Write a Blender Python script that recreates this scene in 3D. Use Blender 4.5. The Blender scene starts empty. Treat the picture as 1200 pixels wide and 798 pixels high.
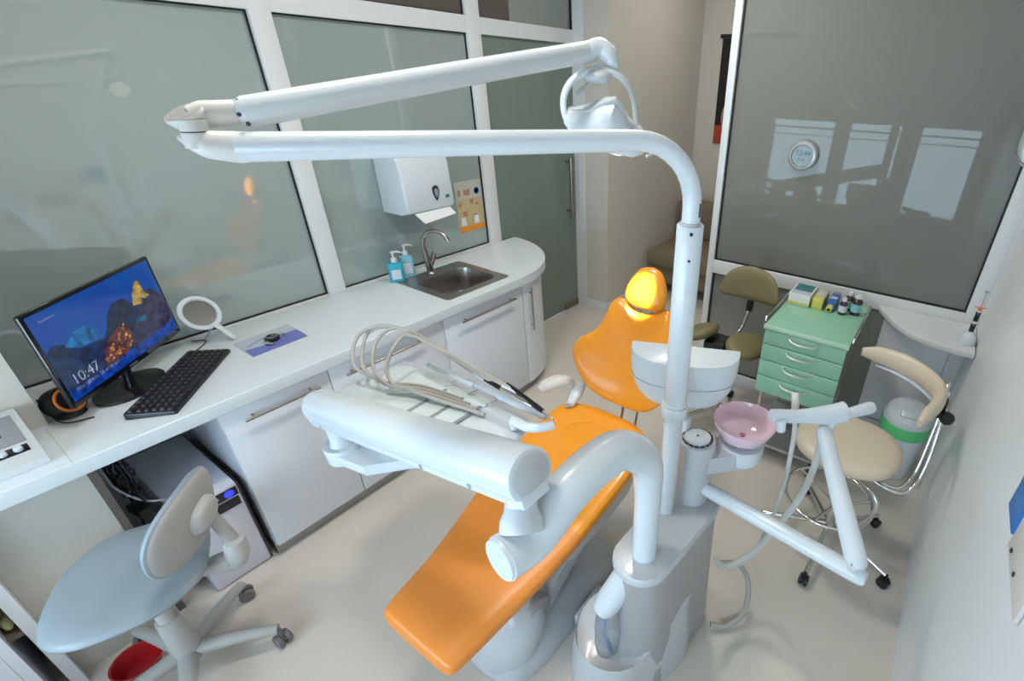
import bpy, bmesh, math, random
from mathutils import Vector, Matrix, Euler
random.seed(4)
PI = math.pi
col = bpy.context.scene.collection

# ------------------------------------------------------------------ camera
ROT = Matrix(((0.839782, -0.277589, 0.466594), (0.542393, 0.390975, -0.743605), (0.02399, 0.877544, 0.478896)))
EYE = Vector((0, 0, 1.8))
FPX = 568.92                       # focal length in pixels of the 1200 px wide frame
PPX, PPY = 734.33, 401.73          # the frame is a crop: its optical centre sits right of the middle
cd = bpy.data.cameras.new('camera'); cam = bpy.data.objects.new('camera', cd); col.objects.link(cam)
cd.sensor_width = 36; cd.lens = FPX / 1200 * 36; cd.clip_start = 0.02
cd.shift_x = -(PPX - 600) / 1200; cd.shift_y = (PPY - 399) / 1200
cam.matrix_world = Matrix.Translation(EYE) @ ROT.to_4x4()
bpy.context.scene.camera = cam

def at(px, py, z=None, x=None, y=None, d=None):
    """survey: the point of the room seen at a photo pixel, on a plane of known height / side or at known depth"""
    r = ROT @ Vector((px - PPX, PPY - py, -FPX))
    if z is not None: k = (z - EYE.z) / r.z
    elif x is not None: k = (x - EYE.x) / r.x
    elif y is not None: k = (y - EYE.y) / r.y
    else: k = d / FPX
    return EYE + r * k
SV = 1.278
def Q(x, y, z, k=None):
    """first survey -> true room coordinates (metres)"""
    k = k or SV; z -= 1.5
    return Vector((k * (1.033 * x + .001 * y - .001 * z), k * (-.131 * x + .849 * y + .005 * z), 1.8 + k * (.138 * x + .001 * y + .909 * z)))

# ------------------------------------------------------------------ materials
def mat(name, colr, rough=0.5, metal=0.0, coat=0.0, bump=0.0, bscale=60, noise=0.0, nscale=8, spec=0.5, emit=None, es=0, trans=0, alpha=1, coat_r=0.05):
    m = bpy.data.materials.new(name); m.use_nodes = True
    nt = m.node_tree; b = nt.nodes['Principled BSDF']
    b.inputs['Base Color'].default_value = (*colr, 1)
    b.inputs['Roughness'].default_value = rough
    b.inputs['Metallic'].default_value = metal
    b.inputs['Coat Weight'].default_value = coat
    b.inputs['Coat Roughness'].default_value = coat_r
    b.inputs['Specular IOR Level'].default_value = spec
    b.inputs['Transmission Weight'].default_value = trans
    b.inputs['Alpha'].default_value = alpha
    if emit:
        b.inputs['Emission Color'].default_value = (*emit, 1); b.inputs['Emission Strength'].default_value = es
    tc = None
    if noise or bump:
        tc = nt.nodes.new('ShaderNodeTexCoord')
    if noise:
        n = nt.nodes.new('ShaderNodeTexNoise'); n.inputs['Scale'].default_value = nscale; n.inputs['Detail'].default_value = 4
        nt.links.new(tc.outputs['Object'], n.inputs['Vector'])
        mx = nt.nodes.new('ShaderNodeMix'); mx.data_type = 'RGBA'
        mx.inputs['A'].default_value = (*[c * (1 - noise) for c in colr], 1)
        mx.inputs['B'].default_value = (*[min(1, c * (1 + noise)) for c in colr], 1)
        nt.links.new(n.outputs['Fac'], mx.inputs['Factor']); nt.links.new(mx.outputs['Result'], b.inputs['Base Color'])
    if bump:
        n = nt.nodes.new('ShaderNodeTexNoise'); n.inputs['Scale'].default_value = bscale; n.inputs['Detail'].default_value = 3
        nt.links.new(tc.outputs['Object'], n.inputs['Vector'])
        bp = nt.nodes.new('ShaderNodeBump'); bp.inputs['Strength'].default_value = bump; bp.inputs['Distance'].default_value = 0.002
        nt.links.new(n.outputs['Fac'], bp.inputs['Height']); nt.links.new(bp.outputs['Normal'], b.inputs['Normal'])
    return m

M = {}
M['floor'] = mat('floor vinyl', (0.66, 0.60, 0.52), 0.42, noise=0.05, nscale=90, bump=0.05, bscale=30, spec=0.4)
M['wall'] = mat('white painted wall', (0.80, 0.83, 0.835), 0.33, bump=0.06, bscale=5)
M['wall_dim'] = mat('cream painted wall', (0.62, 0.59, 0.52), 0.7, noise=0.02, nscale=3)
M['ceiling'] = mat('white ceiling', (0.8, 0.8, 0.79), 0.8, noise=0.01)
M['frame'] = mat('white aluminium frame', (0.72, 0.74, 0.74), 0.4, noise=0.01)
M['gasket'] = mat('black rubber gasket', (0.008, 0.008, 0.01), 0.6, noise=0.1)
M['worktop'] = mat('white laminate worktop', (0.70, 0.76, 0.78), 0.32, noise=0.02, nscale=120, spec=0.4)
M['cabinet'] = mat('glossy white cabinet board', (0.76, 0.79, 0.83), 0.2, noise=0.01, nscale=2)
M['beigepanel'] = mat('beige painted panel', (0.60, 0.57, 0.50), 0.6, noise=0.03, nscale=3)
M['brown'] = mat('brown laminate edge', (0.16, 0.13, 0.105), 0.5, noise=0.08)
M['plinth'] = mat('brushed grey plinth', (0.33, 0.315, 0.295), 0.35, 0.3, noise=0.04, nscale=30)
M['white'] = mat('white gloss plastic', (0.66, 0.71, 0.735), 0.27, coat=0.2, noise=0.01, nscale=3)
M['offwhite'] = mat('warm white plastic', (0.68, 0.66, 0.62), 0.35, noise=0.01, nscale=3)
M['ltgrey'] = mat('light grey lacquer', (0.52, 0.54, 0.55), 0.28, coat=0.2, noise=0.015, nscale=3)
M['grey'] = mat('grey lacquer', (0.36, 0.355, 0.35), 0.35, coat=0.1, noise=0.03, nscale=3)
M['sheet'] = mat('translucent white silicone mat', (0.66, 0.74, 0.73), 0.35, noise=0.02, nscale=8)
M['orange'] = mat('orange upholstery vinyl', (0.88, 0.32, 0.014), 0.30, coat=0.35, bump=0.05, bscale=200, noise=0.03, nscale=3, coat_r=0.2)
M['orange2'] = mat('worn orange vinyl', (0.82, 0.265, 0.035), 0.42, coat=0.2, bump=0.12, bscale=25, noise=0.06, nscale=6, coat_r=0.25)
M['chrome'] = mat('polished chrome', (0.72, 0.72, 0.70), 0.12, 1.0, noise=0.02)
M['steel'] = mat('brushed steel', (0.43, 0.40, 0.375), 0.32, 1.0, noise=0.05, nscale=40)
M['steel_dk'] = mat('satin nickel', (0.36, 0.33, 0.30), 0.3, 1.0, noise=0.04)
M['black'] = mat('black plastic', (0.012, 0.012, 0.014), 0.35, noise=0.1)
M['blackgloss'] = mat('glossy black plastic', (0.008, 0.008, 0.010), 0.12, coat=0.3, noise=0.1)
M['key'] = mat('dark key caps', (0.02, 0.02, 0.022), 0.5, noise=0.1)
M['seam'] = mat('worktop seam', (0.42, 0.44, 0.43), 0.5, noise=0.02)
M['keymark'] = mat('pale key legends', (0.16, 0.16, 0.16), 0.6, noise=0.02)
M['hose'] = mat('beige grey silicone hose', (0.42, 0.40, 0.36), 0.4, noise=0.03, nscale=20)
M['hose_lt'] = mat('pale grey hose', (0.60, 0.60, 0.56), 0.4, noise=0.03, nscale=20)
M['mint'] = mat('mint green lacquer', (0.30, 0.585, 0.41), 0.2, coat=0.3, noise=0.02, nscale=4)
M['mint_lt'] = mat('pale mint edge', (0.50, 0.72, 0.56), 0.3, noise=0.02)
M['cartside'] = mat('grey cart casing', (0.20, 0.185, 0.165), 0.25, coat=0.3, noise=0.03)
M['olive'] = mat('olive upholstery', (0.20, 0.17, 0.075), 0.5, bump=0.15, bscale=120, noise=0.05, nscale=6)
M['cream'] = mat('cream vinyl upholstery', (0.66, 0.56, 0.42), 0.38, bump=0.04, bscale=120, noise=0.03, nscale=5, coat=0.1)
M['sofa'] = mat('brown upholstery', (0.21, 0.165, 0.105), 0.7, bump=0.2, bscale=80, noise=0.08)
M['chairgrey'] = mat('light grey blue vinyl', (0.265, 0.32, 0.345), 0.38, bump=0.05, bscale=150, noise=0.03, nscale=5, coat=0.1, coat_r=0.25)
M['shellgrey'] = mat('warm grey chair shell', (0.40, 0.395, 0.37), 0.45, noise=0.03)
M['shellpale'] = mat('pale grey chair plastic', (0.48, 0.475, 0.455), 0.45, noise=0.03)
M['caster'] = mat('grey caster plastic', (0.16, 0.155, 0.15), 0.5, noise=0.05)
M['blue_liquid'] = mat('blue soap in bottle', (0.02, 0.42, 0.58), 0.12, coat=0.4, noise=0.05, nscale=12)
M['cyan_liquid'] = mat('pale cyan soap in bottle', (0.22, 0.55, 0.66), 0.14, coat=0.4, noise=0.03, nscale=12)
M['paper'] = mat('white paper', (0.75, 0.77, 0.77), 0.8, noise=0.02)
M['label'] = mat('printed label', (0.62, 0.66, 0.72), 0.6, noise=0.08, nscale=60)
M['teal_lab'] = mat('teal label', (0.25, 0.55, 0.55), 0.6, noise=0.06, nscale=50)
M['amber'] = mat('dark amber glass', (0.045, 0.012, 0.008), 0.08, coat=0.5, noise=0.1)
M['yellow'] = mat('yellow carton', (0.66, 0.60, 0.12), 0.5, noise=0.05, nscale=20)
M['paleyellow'] = mat('faded yellow carton', (0.55, 0.52, 0.25), 0.5, noise=0.05, nscale=20)
M['bluebox'] = mat('blue carton', (0.03, 0.13, 0.42), 0.4, noise=0.05, nscale=20)
M['violet'] = mat('violet carton end', (0.26, 0.20, 0.33), 0.5, noise=0.05)
M['redplastic'] = mat('red plastic', (0.42, 0.012, 0.015), 0.25, noise=0.04)
M['blueplastic'] = mat('blue plastic', (0.01, 0.16, 0.50), 0.35, noise=0.04)
M['greenplastic'] = mat('clear green plastic', (0.12, 0.60, 0.22), 0.2, noise=0.05)
M['orangering'] = mat('orange ring', (0.85, 0.22, 0.01), 0.4, noise=0.04)
M['mirror'] = mat('mirror glass', (0.45, 0.42, 0.38), 0.08, 0.9, noise=0.02)
M['clear'] = mat('clear plastic', (0.75, 0.80, 0.82), 0.08, trans=0.75, noise=0.02, alpha=0.75)
M['pinkglass'] = mat('pink spittoon glass', (0.80, 0.58, 0.66), 0.08, coat=0.5, noise=0.05, nscale=18)
M['pink'] = mat('pink drain', (0.50, 0.16, 0.26), 0.4, noise=0.02)
M['darkmark'] = mat('dark print', (0.03, 0.035, 0.04), 0.5, noise=0.05)
M['tealmark'] = mat('teal print', (0.05, 0.20, 0.20), 0.5, noise=0.05)
M['greydisp'] = mat('grey display cover', (0.30, 0.33, 0.35), 0.25, noise=0.05, nscale=30)
M['lcd'] = mat('clock display', (0.12, 0.155, 0.135), 0.15, noise=0.05, nscale=10)
M['silver'] = mat('silver plastic', (0.50, 0.51, 0.50), 0.3, 0.5, noise=0.02)
M['violetblue'] = mat('violet blue print', (0.16, 0.19, 0.52), 0.4, noise=0.15, nscale=9)
M['palecard'] = mat('pale card print', (0.50, 0.56, 0.63), 0.4, noise=0.06, nscale=12)
M['posterblack'] = mat('black poster print', (0.006, 0.006, 0.007), 0.4, noise=0.3, nscale=60)
M['posterred'] = mat('orange red print', (0.42, 0.05, 0.015), 0.5, noise=0.2, nscale=10)
M['posterskin'] = mat('flesh toned print', (0.42, 0.22, 0.14), 0.5, noise=0.25, nscale=14)
M['leaf_top'] = mat('leaflet cream print', (0.50, 0.50, 0.44), 0.5, noise=0.05, nscale=20)
M['leaf_mid'] = mat('leaflet amber print', (0.55, 0.42, 0.22), 0.5, noise=0.3, nscale=30)
M['leaf_low'] = mat('leaflet orange print', (0.80, 0.27, 0.02), 0.5, noise=0.15, nscale=20)
M['pale_pc'] = mat('lilac white casing', (0.72, 0.72, 0.80), 0.3, noise=0.015)
M['blueled'] = mat('blue power light', (0.01, 0.01, 0.5), 0.3, emit=(0.03, 0.05, 1.0), es=1.2, noise=0.1)
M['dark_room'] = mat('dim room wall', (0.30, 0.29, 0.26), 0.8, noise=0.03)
M['transom'] = mat('brown blind behind glass', (0.11, 0.092, 0.078), 0.3, coat=0.6, noise=0.08, nscale=3)
M['lens'] = mat('lamp lens', (0.9, 0.9, 0.85), 0.2, emit=(1, 0.93, 0.8), es=1.0, noise=0.01)
M['ledpanel'] = mat('ceiling lamp diffuser', (0.9, 0.9, 0.9), 0.4, emit=(1, 0.98, 0.94), es=3.0, noise=0.01)
M['blind'] = mat('pale roller blind', (0.55, 0.62, 0.70), 0.8, noise=0.03)

def frosted(name, c, coat=1.0, ns=1.2, var=0.06, ior=1.5):
    m = mat(name, c, 0.55, coat=coat, noise=var, nscale=ns, coat_r=0.035, spec=0.2)
    m.node_tree.nodes['Principled BSDF'].inputs['Coat IOR'].default_value = ior
    return m
M['frost'] = frosted('frosted partition glass', (0.31, 0.375, 0.352), ior=2.0)
M['frost_dk'] = frosted('frosted glass door', (0.19, 0.245, 0.205), 0.7)
M['frost_up'] = frosted('frosted upper glass', (0.28, 0.32, 0.29), 0.6)

def tinted(name, tint, refl, base, haze=0.0):
    m = bpy.data.materials.new(name); m.use_nodes = True; nt = m.node_tree; nt.nodes.clear()
    out = nt.nodes.new('ShaderNodeOutputMaterial')
    tr = nt.nodes.new('ShaderNodeBsdfTransparent'); tr.inputs[0].default_value = (*tint, 1)
    gl = nt.nodes.new('ShaderNodeBsdfGlossy'); gl.inputs['Roughness'].default_value = 0.02; gl.inputs['Color'].default_value = (*refl, 1)
    fr = nt.nodes.new('ShaderNodeFresnel'); fr.inputs['IOR'].default_value = 1.55
    ma = nt.nodes.new('ShaderNodeMath'); ma.operation = 'MULTIPLY_ADD'; ma.inputs[1].default_value = .45; ma.inputs[2].default_value = base
    mx = nt.nodes.new('ShaderNodeMixShader')
    nt.links.new(fr.outputs[0], ma.inputs[0]); nt.links.new(ma.outputs[0], mx.inputs[0])
    df = nt.nodes.new('ShaderNodeBsdfDiffuse'); df.inputs[0].default_value = (.34, .35, .32, 1)
    hz = nt.nodes.new('ShaderNodeMixShader'); hz.inputs[0].default_value = haze
    nt.links.new(tr.outputs[0], hz.inputs[1]); nt.links.new(df.outputs[0], hz.inputs[2])
    nt.links.new(hz.outputs[0], mx.inputs[1]); nt.links.new(gl.outputs[0], mx.inputs[2]); nt.links.new(mx.outputs[0], out.inputs[0])
    return m
M['tint'] = tinted('tinted partition glass', (0.62, 0.66, 0.62), (0.9, 0.95, 0.93), 0.0, 0.5)
M['windowglass'] = tinted('clear window glass', (0.95, 0.97, 0.97), (1, 1, 1), 0.0)

# ------------------------------------------------------------------ mesh builder
class G:
    def __init__(s): s.bm = bmesh.new(); s.mi = 0
    def _fin(s, fs):
        for f in fs: f.material_index = s.mi
    def add(s, verts, faces, smooth=None):
        vs = [s.bm.verts.new(v) for v in verts]; out = []
        for f in faces:
            try: out.append(s.bm.faces.new([vs[i] for i in f]))
            except ValueError: pass
        s._fin(out); return vs, out
    def box(s, c, size, rot=None, bev=0.0, seg=2):
        c = Vector(c); h = [x / 2 for x in size]
        R = rot.to_3x3() if rot is not None else Matrix.Identity(3)
        pts = [c + R @ Vector((sx * h[0], sy * h[1], sz * h[2])) for sz in (-1, 1) for sy in (-1, 1) for sx in (-1, 1)]
        vs, fs = s.add(pts, [(0, 2, 3, 1), (4, 5, 7, 6), (0, 1, 5, 4), (2, 6, 7, 3), (0, 4, 6, 2), (1, 3, 7, 5)])
        if bev:
            es = set(e for f in fs for e in f.edges)
            r = bmesh.ops.bevel(s.bm, geom=list(es), offset=min(bev, min(h) * 0.98), segments=seg, affect='EDGES', profile=0.5)
            s._fin(r['faces'])
        return s
    def bx(s, x0, x1, y0, y1, z0, z1, bev=0.0): return s.box(((x0 + x1) / 2, (y0 + y1) / 2, (z0 + z1) / 2), (abs(x1 - x0), abs(y1 - y0), abs(z1 - z0)), bev=bev)
    def loft(s, rings, caps=True, closed=False):
        R = [[s.bm.verts.new(p) for p in r] for r in rings]; n = len(R[0]); out = []
        m = len(R)
        for i in range(m if closed else m - 1):
            a, b = R[i], R[(i + 1) % m]
            for j in range(n): out.append(s.bm.faces.new((a[j], a[(j + 1) % n], b[(j + 1) % n], b[j])))
        if caps and not closed:
            out.append(s.bm.faces.new(R[0][::-1])); out.append(s.bm.faces.new(R[-1]))
        s._fin(out); return s
    def tube(s, pts, r, seg=14, closed=False, sm=0, sq=None, up=None):
        pts = [Vector(p) for p in pts]
        n0 = len(pts)
        rad = list(r) if isinstance(r, (list, tuple)) else [r] * n0
        if sm:
            P, Q = [], []
            rng = range(n0 if closed else n0 - 1)
            for i in rng:
                p1, p2 = pts[i], pts[(i + 1) % n0]
                p0 = pts[(i - 1) % n0] if (closed or i > 0) else p1 * 2 - p2
                p3 = pts[(i + 2) % n0] if (closed or i + 2 < n0) else p2 * 2 - p1
                for k in range(sm):
                    t = k / sm
                    P.append(0.5 * ((2 * p1) + (-p0 + p2) * t + (2 * p0 - 5 * p1 + 4 * p2 - p3) * t * t + (-p0 + 3 * p1 - 3 * p2 + p3) * t ** 3))
                    Q.append(rad[i] * (1 - t) + rad[(i + 1) % n0] * t)
            if not closed: P.append(pts[-1]); Q.append(rad[-1])
            pts, rad = P, Q
        n = len(pts)
        T = []
        for i in range(n):
            a = pts[i - 1] if (i > 0 or closed) else pts[i]; b = pts[(i + 1) % n] if (i < n - 1 or closed) else pts[i]
            t = (b - a); T.append(t.normalized() if t.length > 1e-9 else Vector((0, 0, 1)))
        u = Vector(up) if up else (Vector((0, 0, 1)) if abs(T[0].z) < 0.9 else Vector((1, 0, 0)))
        rings = []
        for i in range(n):
            u = (u - T[i] * u.dot(T[i]))
            if u.length < 1e-6: u = T[i].orthogonal()
            u.normalize(); v = T[i].cross(u)
            a_, b_ = (sq if sq else (1, 1))
            rings.append([pts[i] + (u * math.cos(2 * PI * k / seg) * a_ + v * math.sin(2 * PI * k / seg) * b_) * rad[i] for k in range(seg)])
        s.loft(rings, True, closed); return s
    def cyl(s, p0, p1, r0, r1=None, seg=28, bev=0.0):
        r1 = r0 if r1 is None else r1
        p0, p1 = Vector(p0), Vector(p1); L = (p1 - p0).length; d = (p1 - p0).normalized()
        if bev:
            b = min(bev, L / 2.01, r0 * .9, r1 * .9)
            P = [p0, p0 + d * b * .3, p0 + d * b, p1 - d * b, p1 - d * b * .3, p1]; Rr = [r0 - b, r0 - b * .3, r0, r1, r1 - b * .3, r1 - b]
        else: P = [p0, p1]; Rr = [r0, r1]
        return s.tube(P, Rr, seg)
    def lathe(s, prof, c=(0, 0, 0), axis=None, seg=32):
        c = Vector(c); q = Vector((0, 0, 1)).rotation_difference(Vector(axis).normalized()) if axis else None
        rings = []
        for r, z in prof:
            ring = []
            for k in range(seg):
                v = Vector((max(r, 1e-5) * math.cos(2 * PI * k / seg), max(r, 1e-5) * math.sin(2 * PI * k / seg), z))
                ring.append(c + (q @ v if q else v))
            rings.append(ring)
        return s.loft(rings)
    def ell(s, c, rad, rot=None, seg=28, rn=14, e=1.0):
        R = rot.to_3x3() if rot is not None else Matrix.Identity(3); c = Vector(c); rings = []
        for i in range(rn + 1):
            a = -PI / 2 + PI * i / rn; ca, sa = math.cos(a), math.sin(a)
            ca = max(ca, 1e-4)
            ring = []
            for k in range(seg):
                b = 2 * PI * k / seg
                f = lambda t: math.copysign(abs(t) ** e, t)
                ring.append(c + R @ Vector((rad[0] * f(ca) * f(math.cos(b)), rad[1] * f(ca) * f(math.sin(b)), rad[2] * f(sa))))
            rings.append(ring)
        return s.loft(rings)
    def prism(s, out, z0, z1, M4=None, bev=0.0, seg=2):
        M4 = M4 or Matrix.Identity(4)
        n = len(out)
        pts = [M4 @ Vector((p[0], p[1], z0)) for p in out] + [M4 @ Vector((p[0], p[1], z1)) for p in out]
        vs, fs = s.add(pts, [tuple(range(n))[::-1], tuple(range(n, 2 * n))] + [(i, (i + 1) % n, n + (i + 1) % n, n + i) for i in range(n)])
        if bev:
            es = [e for f in fs[:2] for e in f.edges]
            r = bmesh.ops.bevel(s.bm, geom=es, offset=bev, segments=seg, affect='EDGES', profile=0.5); s._fin(r['faces'])
        return s
    def pillow(s, out, front, back, M4, cen, curve=None, rings=9):
        """upholstered pad: an outline in a plane, bulging forwards (+w) and backwards"""
        cen = Vector(cen); R = []
        def ring(k, w):
            r = []
            for p in out:
                q = cen + (Vector(p) - cen) * k
                ww = w + (curve(q.x, q.y) if curve else 0)
                r.append(M4 @ Vector((q.x, q.y, ww)))
            return r
        ks = [math.sin(PI / 2 * i / rings) for i in range(1, rings + 1)]
        for k in ks: R.append(ring(k, -back * (1 - k ** 5) ** 0.5 if k < 1 else 0))
        for k in ks[::-1][1:]: R.append(ring(k, front * (1 - k ** 5) ** 0.5))
        R.append(ring(0.01, front)); R.insert(0, ring(0.01, -back))
        return s.loft(R)

def rrect(w, h, r, n=6, cx=0, cy=0):
    r = min(r, w / 2 - 1e-5, h / 2 - 1e-5); o = []
    for (sx, sy, a0) in ((1, 1, 0), (-1, 1, 90), (-1, -1, 180), (1, -1, 270)):
        for k in range(n + 1):
            a = math.radians(a0 + 90 * k / n)
            o.append((cx + sx * (w / 2 - r) + r * math.cos(a), cy + sy * (h / 2 - r) + r * math.sin(a)))
    return o
def smooth_outline(pts, n=5):
    P = [Vector((p[0], p[1])) for p in pts]; m = len(P); o = []
    for i in range(m):
        p0, p1, p2, p3 = P[i - 1], P[i], P[(i + 1) % m], P[(i + 2) % m]
        for k in range(n):
            t = k / n
            q = 0.5 * ((2 * p1) + (-p0 + p2) * t + (2 * p0 - 5 * p1 + 4 * p2 - p3) * t * t + (-p0 + 3 * p1 - 3 * p2 + p3) * t ** 3)
            o.append((q.x, q.y))
    return o
def mirror_outline(half):
    return list(half) + [(-x, y) for x, y in reversed(half) if abs(x) > 1e-6]

def world_of(o):
    m = o.matrix_basis.copy()
    while o.parent: o = o.parent; m = o.matrix_basis @ m
    return m
def obj(name, g, m, parent=None, angle=38, sub=0):
    me = bpy.data.meshes.new(name)
    bmesh.ops.remove_doubles(g.bm, verts=g.bm.verts, dist=1e-6)
    bmesh.ops.recalc_face_normals(g.bm, faces=g.bm.faces)
    if parent is not None: g.bm.transform(world_of(parent).inverted())
    g.bm.to_mesh(me); g.bm.free()
    for x in (m if isinstance(m, (list, tuple)) else [m]): me.materials.append(M[x] if isinstance(x, str) else x)
    for p in me.polygons: p.use_smooth = True
    me.set_sharp_from_angle(angle=math.radians(angle))
    o = bpy.data.objects.new(name, me); col.objects.link(o)
    if parent is not None: o.parent = parent
    if sub:
        md = o.modifiers.new('sub', 'SUBSURF'); md.levels = sub; md.render_levels = sub
    return o
def thing(name, label, cat, loc=(0, 0, 0), group=None):
    o = bpy.data.objects.new(name, None); o.empty_display_size = 0.05; col.objects.link(o); o.location = loc
    o['label'] = label; o['category'] = cat
    if group: o['group'] = group
    return o
def tag(o, label, cat, group=None):
    """give a one-mesh thing its description and put its origin at its base"""
    o['label'] = label; o['category'] = cat
    if group: o['group'] = group
    vs = [v.co for v in o.data.vertices]
    c = Vector(((min(v.x for v in vs) + max(v.x for v in vs)) / 2, (min(v.y for v in vs) + max(v.y for v in vs)) / 2, min(v.z for v in vs)))
    o.data.transform(Matrix.Translation(-c)); o.location = o.location + c
    return o
def struct(name, g, m, parent=None, angle=38):
    o = obj(name, g, m, parent, angle)
    if parent is None: o['kind'] = 'structure'
    return o
def sempty(name, loc=(0, 0, 0)):
    o = bpy.data.objects.new(name, None); o.empty_display_size = .05; col.objects.link(o); o.location = loc; o['kind'] = 'structure'; return o
def text(name, body, size, M4, m, parent, ext=0.0004):
    cu = bpy.data.curves.new(name, 'FONT'); cu.body = body; cu.size = size; cu.extrude = ext; cu.align_x = 'LEFT'
    t = bpy.data.objects.new(name + '_tmp', cu); col.objects.link(t)
    bpy.context.view_layer.update()
    me = bpy.data.meshes.new_from_object(t.evaluated_get(bpy.context.evaluated_depsgraph_get()))
    bpy.data.objects.remove(t); bpy.data.curves.remove(cu)
    pm = world_of(parent).inverted() if parent is not None else Matrix.Identity(4)
    me.transform(pm @ M4); me.materials.clear(); me.materials.append(M[m])
    o = bpy.data.objects.new(name, me); col.objects.link(o); o.parent = parent
    return o
def frameM(o, u, v, w):
    u, v, w = Vector(u).normalized(), Vector(v).normalized(), Vector(w).normalized()
    return Matrix(((u.x, v.x, w.x, o[0]), (u.y, v.y, w.y, o[1]), (u.z, v.z, w.z, o[2]), (0, 0, 0, 1)))

# ================================================================== THE ROOM
XW = -2.52       # left glazed partition
XR = 0.305       # right wall
YB = -0.80       # window wall behind the photographer
CEIL = 2.80
TOP = 0.794      # worktop height

struct('floor', G().bx(-3.6, 2.2, -1.0, 6.2, -0.06, 0), 'floor')
struct('ceiling', G().bx(-3.6, 2.2, -1.0, 6.2, CEIL, CEIL + 0.06), 'ceiling')
struct('wall_right', G().bx(XR, XR + 0.12, YB - 0.2, 2.76, 0, CEIL), 'wall')
# pilaster at the near end of the left partition
struct('wall_left', G().bx(XW - 0.35, -2.18, YB - 0.2, .05, 0, CEIL), 'wall_dim')
# window wall behind
g = G()
WX = [(-1.99, -1.22), (-1.13, -0.54), (-0.42, 0.18)]
WZ0, WZ1 = .50, 1.46
g.bx(-2.18, XR, YB - .2, YB, 0, WZ0)
g.bx(-2.18, XR, YB - .2, YB, WZ1, CEIL)
xs = [-2.18] + [v for p in WX for v in p] + [XR]
for i in range(0, len(xs), 2): g.bx(xs[i], xs[i + 1], YB - .2, YB, WZ0, WZ1)
struct('wall_back', g, 'wall_dim')
for i, (a, b) in enumerate(WX):
    w = sempty('window_%d' % (i + 3), ((a + b) / 2, YB - .1, WZ0))
    g = G()
    for (x0, x1, z0, z1) in ((a, a + .04, WZ0, WZ1), (b - .04, b, WZ0, WZ1), (a + .04, b - .04, WZ0, WZ0 + .04), (a + .04, b - .04, WZ1 - .04, WZ1), (a + .04, b - .04, 1.335, 1.35), (a + .04, b - .04, 1.26, 1.268)):
        g.bx(x0, x1, YB - .13, YB - .07, z0, z1)
    obj('window_frame', g, 'frame', w)
    obj('pane', G().bx(a + .04, b - .04, YB - .104, YB - .096, WZ0 + .04, WZ1 - .04), 'windowglass', w)
# corridor behind the two partitions
struct('wall_far', G().bx(-2.4, 2.2, 4.62, 4.74, 0, CEIL), 'wall_dim')
g = G(); g.bx(-2.405, -2.19, 3.16, 4.62, 0.0, CEIL); struct('wall_pillar', g, 'wall_dim')
struct('trim_1', G().bx(-2.405, -2.18, 3.15, 3.16, 0.0, 0.085).bx(-2.19, -2.178, 3.15, 4.62, 0.0, 0.085), 'frame')
struct('trim_2', G().bx(XW - .04, -2.405, 3.158, 3.24, 0, CEIL), 'frame')
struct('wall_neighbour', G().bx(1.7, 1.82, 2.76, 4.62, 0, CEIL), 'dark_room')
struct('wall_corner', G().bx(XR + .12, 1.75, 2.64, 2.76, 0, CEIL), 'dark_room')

# ------------------------------------------------------------------ left glazed partition
fx0, fx1 = XW - .045, XW + .035
zb, zt1, zt2 = 0.798, 2.0, 2.082
struct('trim_3', G().bx(fx0, fx1, 1.114, 1.199, 0, CEIL, bev=.003), 'frame')
struct('trim_4', G().bx(fx0, fx1, 2.207, 2.305, 0, CEIL, bev=.003), 'frame')
struct('trim_5', G().bx(fx0, fx1 - .001, .05, 1.1145, zt1, zt2).bx(fx0, fx1 - .001, 1.1985, 2.2075, zt1, zt2).bx(fx0, fx1 - .001, 2.3045, 3.158, zt1, zt2), 'frame')
struct('trim_6', G().bx(fx0, fx1 - .002, .05, 1.114, 0, zb).bx(fx0, fx1 - .002, 1.199, 2.207, 0, zb), 'frame')
def gasket(g, y0, y1, z0, z1, x, t=.006):
    g.bx(x - .004, x + .004, y0, y1, z0, z0 + t); g.bx(x - .004, x + .004, y0, y1, z1 - t, z1)
    g.bx(x - .004, x + .004, y0, y0 + t, z0 + t, z1 - t); g.bx(x - .004, x + .004, y1 - t, y1, z0 + t, z1 - t)
for i, (a, b, z0, z1, mm) in enumerate(((.05, 1.114, zb, zt1, 'frost'), (1.199, 2.207, zb, zt1, 'frost'),
                                        (.05, 1.114, zt2, CEIL, 'transom'), (1.199, 2.207, zt2, CEIL, 'transom'))):
    w = sempty('window_%s' % ('1', '2', '6', '7')[i], (XW, (a + b) / 2, z0))
    obj('pane', G().bx(XW - .006, XW + .006, a, b, z0, z1), mm, w)
    g = G(); gasket(g, a, b, z0, z1, XW + .012); obj('gasket', g, 'gasket', w)
w = sempty('window_8', (XW, 2.7, zt2))
obj('pane', G().bx(XW - .006, XW + .006, 2.564, 3.158, zt2, CEIL), 'frost_up', w)
obj('blind', G().bx(XW - .004, XW + .012, 2.305, 2.564, zt2, CEIL), 'transom', w)
obj('gasket', G().bx(XW + .01, XW + .02, 3.143, 3.158, zt2, CEIL), 'gasket', w)
# glass door
d = sempty('door_1', (XW + .02, 2.7, 0))
obj('door_leaf', G().bx(XW + .0, XW + .012, 2.305, 3.157, .01, zt1), 'frost_dk', d)
g = G(); hy = 3.05
g.cyl((XW + .065, hy, .80), (XW + .065, hy, 1.26), .015); g.cyl((XW + .012, hy, .86), (XW + .065, hy, .86), .009); g.cyl((XW + .012, hy, 1.23), (XW + .065, hy, 1.23), .009)
obj('door_handle', g, 'steel_dk', d)
obj('patch_fitting', G().bx(XW - .006, XW + .02, 2.97, 3.155, .008, .065, bev=.003), 'brown', d)
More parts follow.
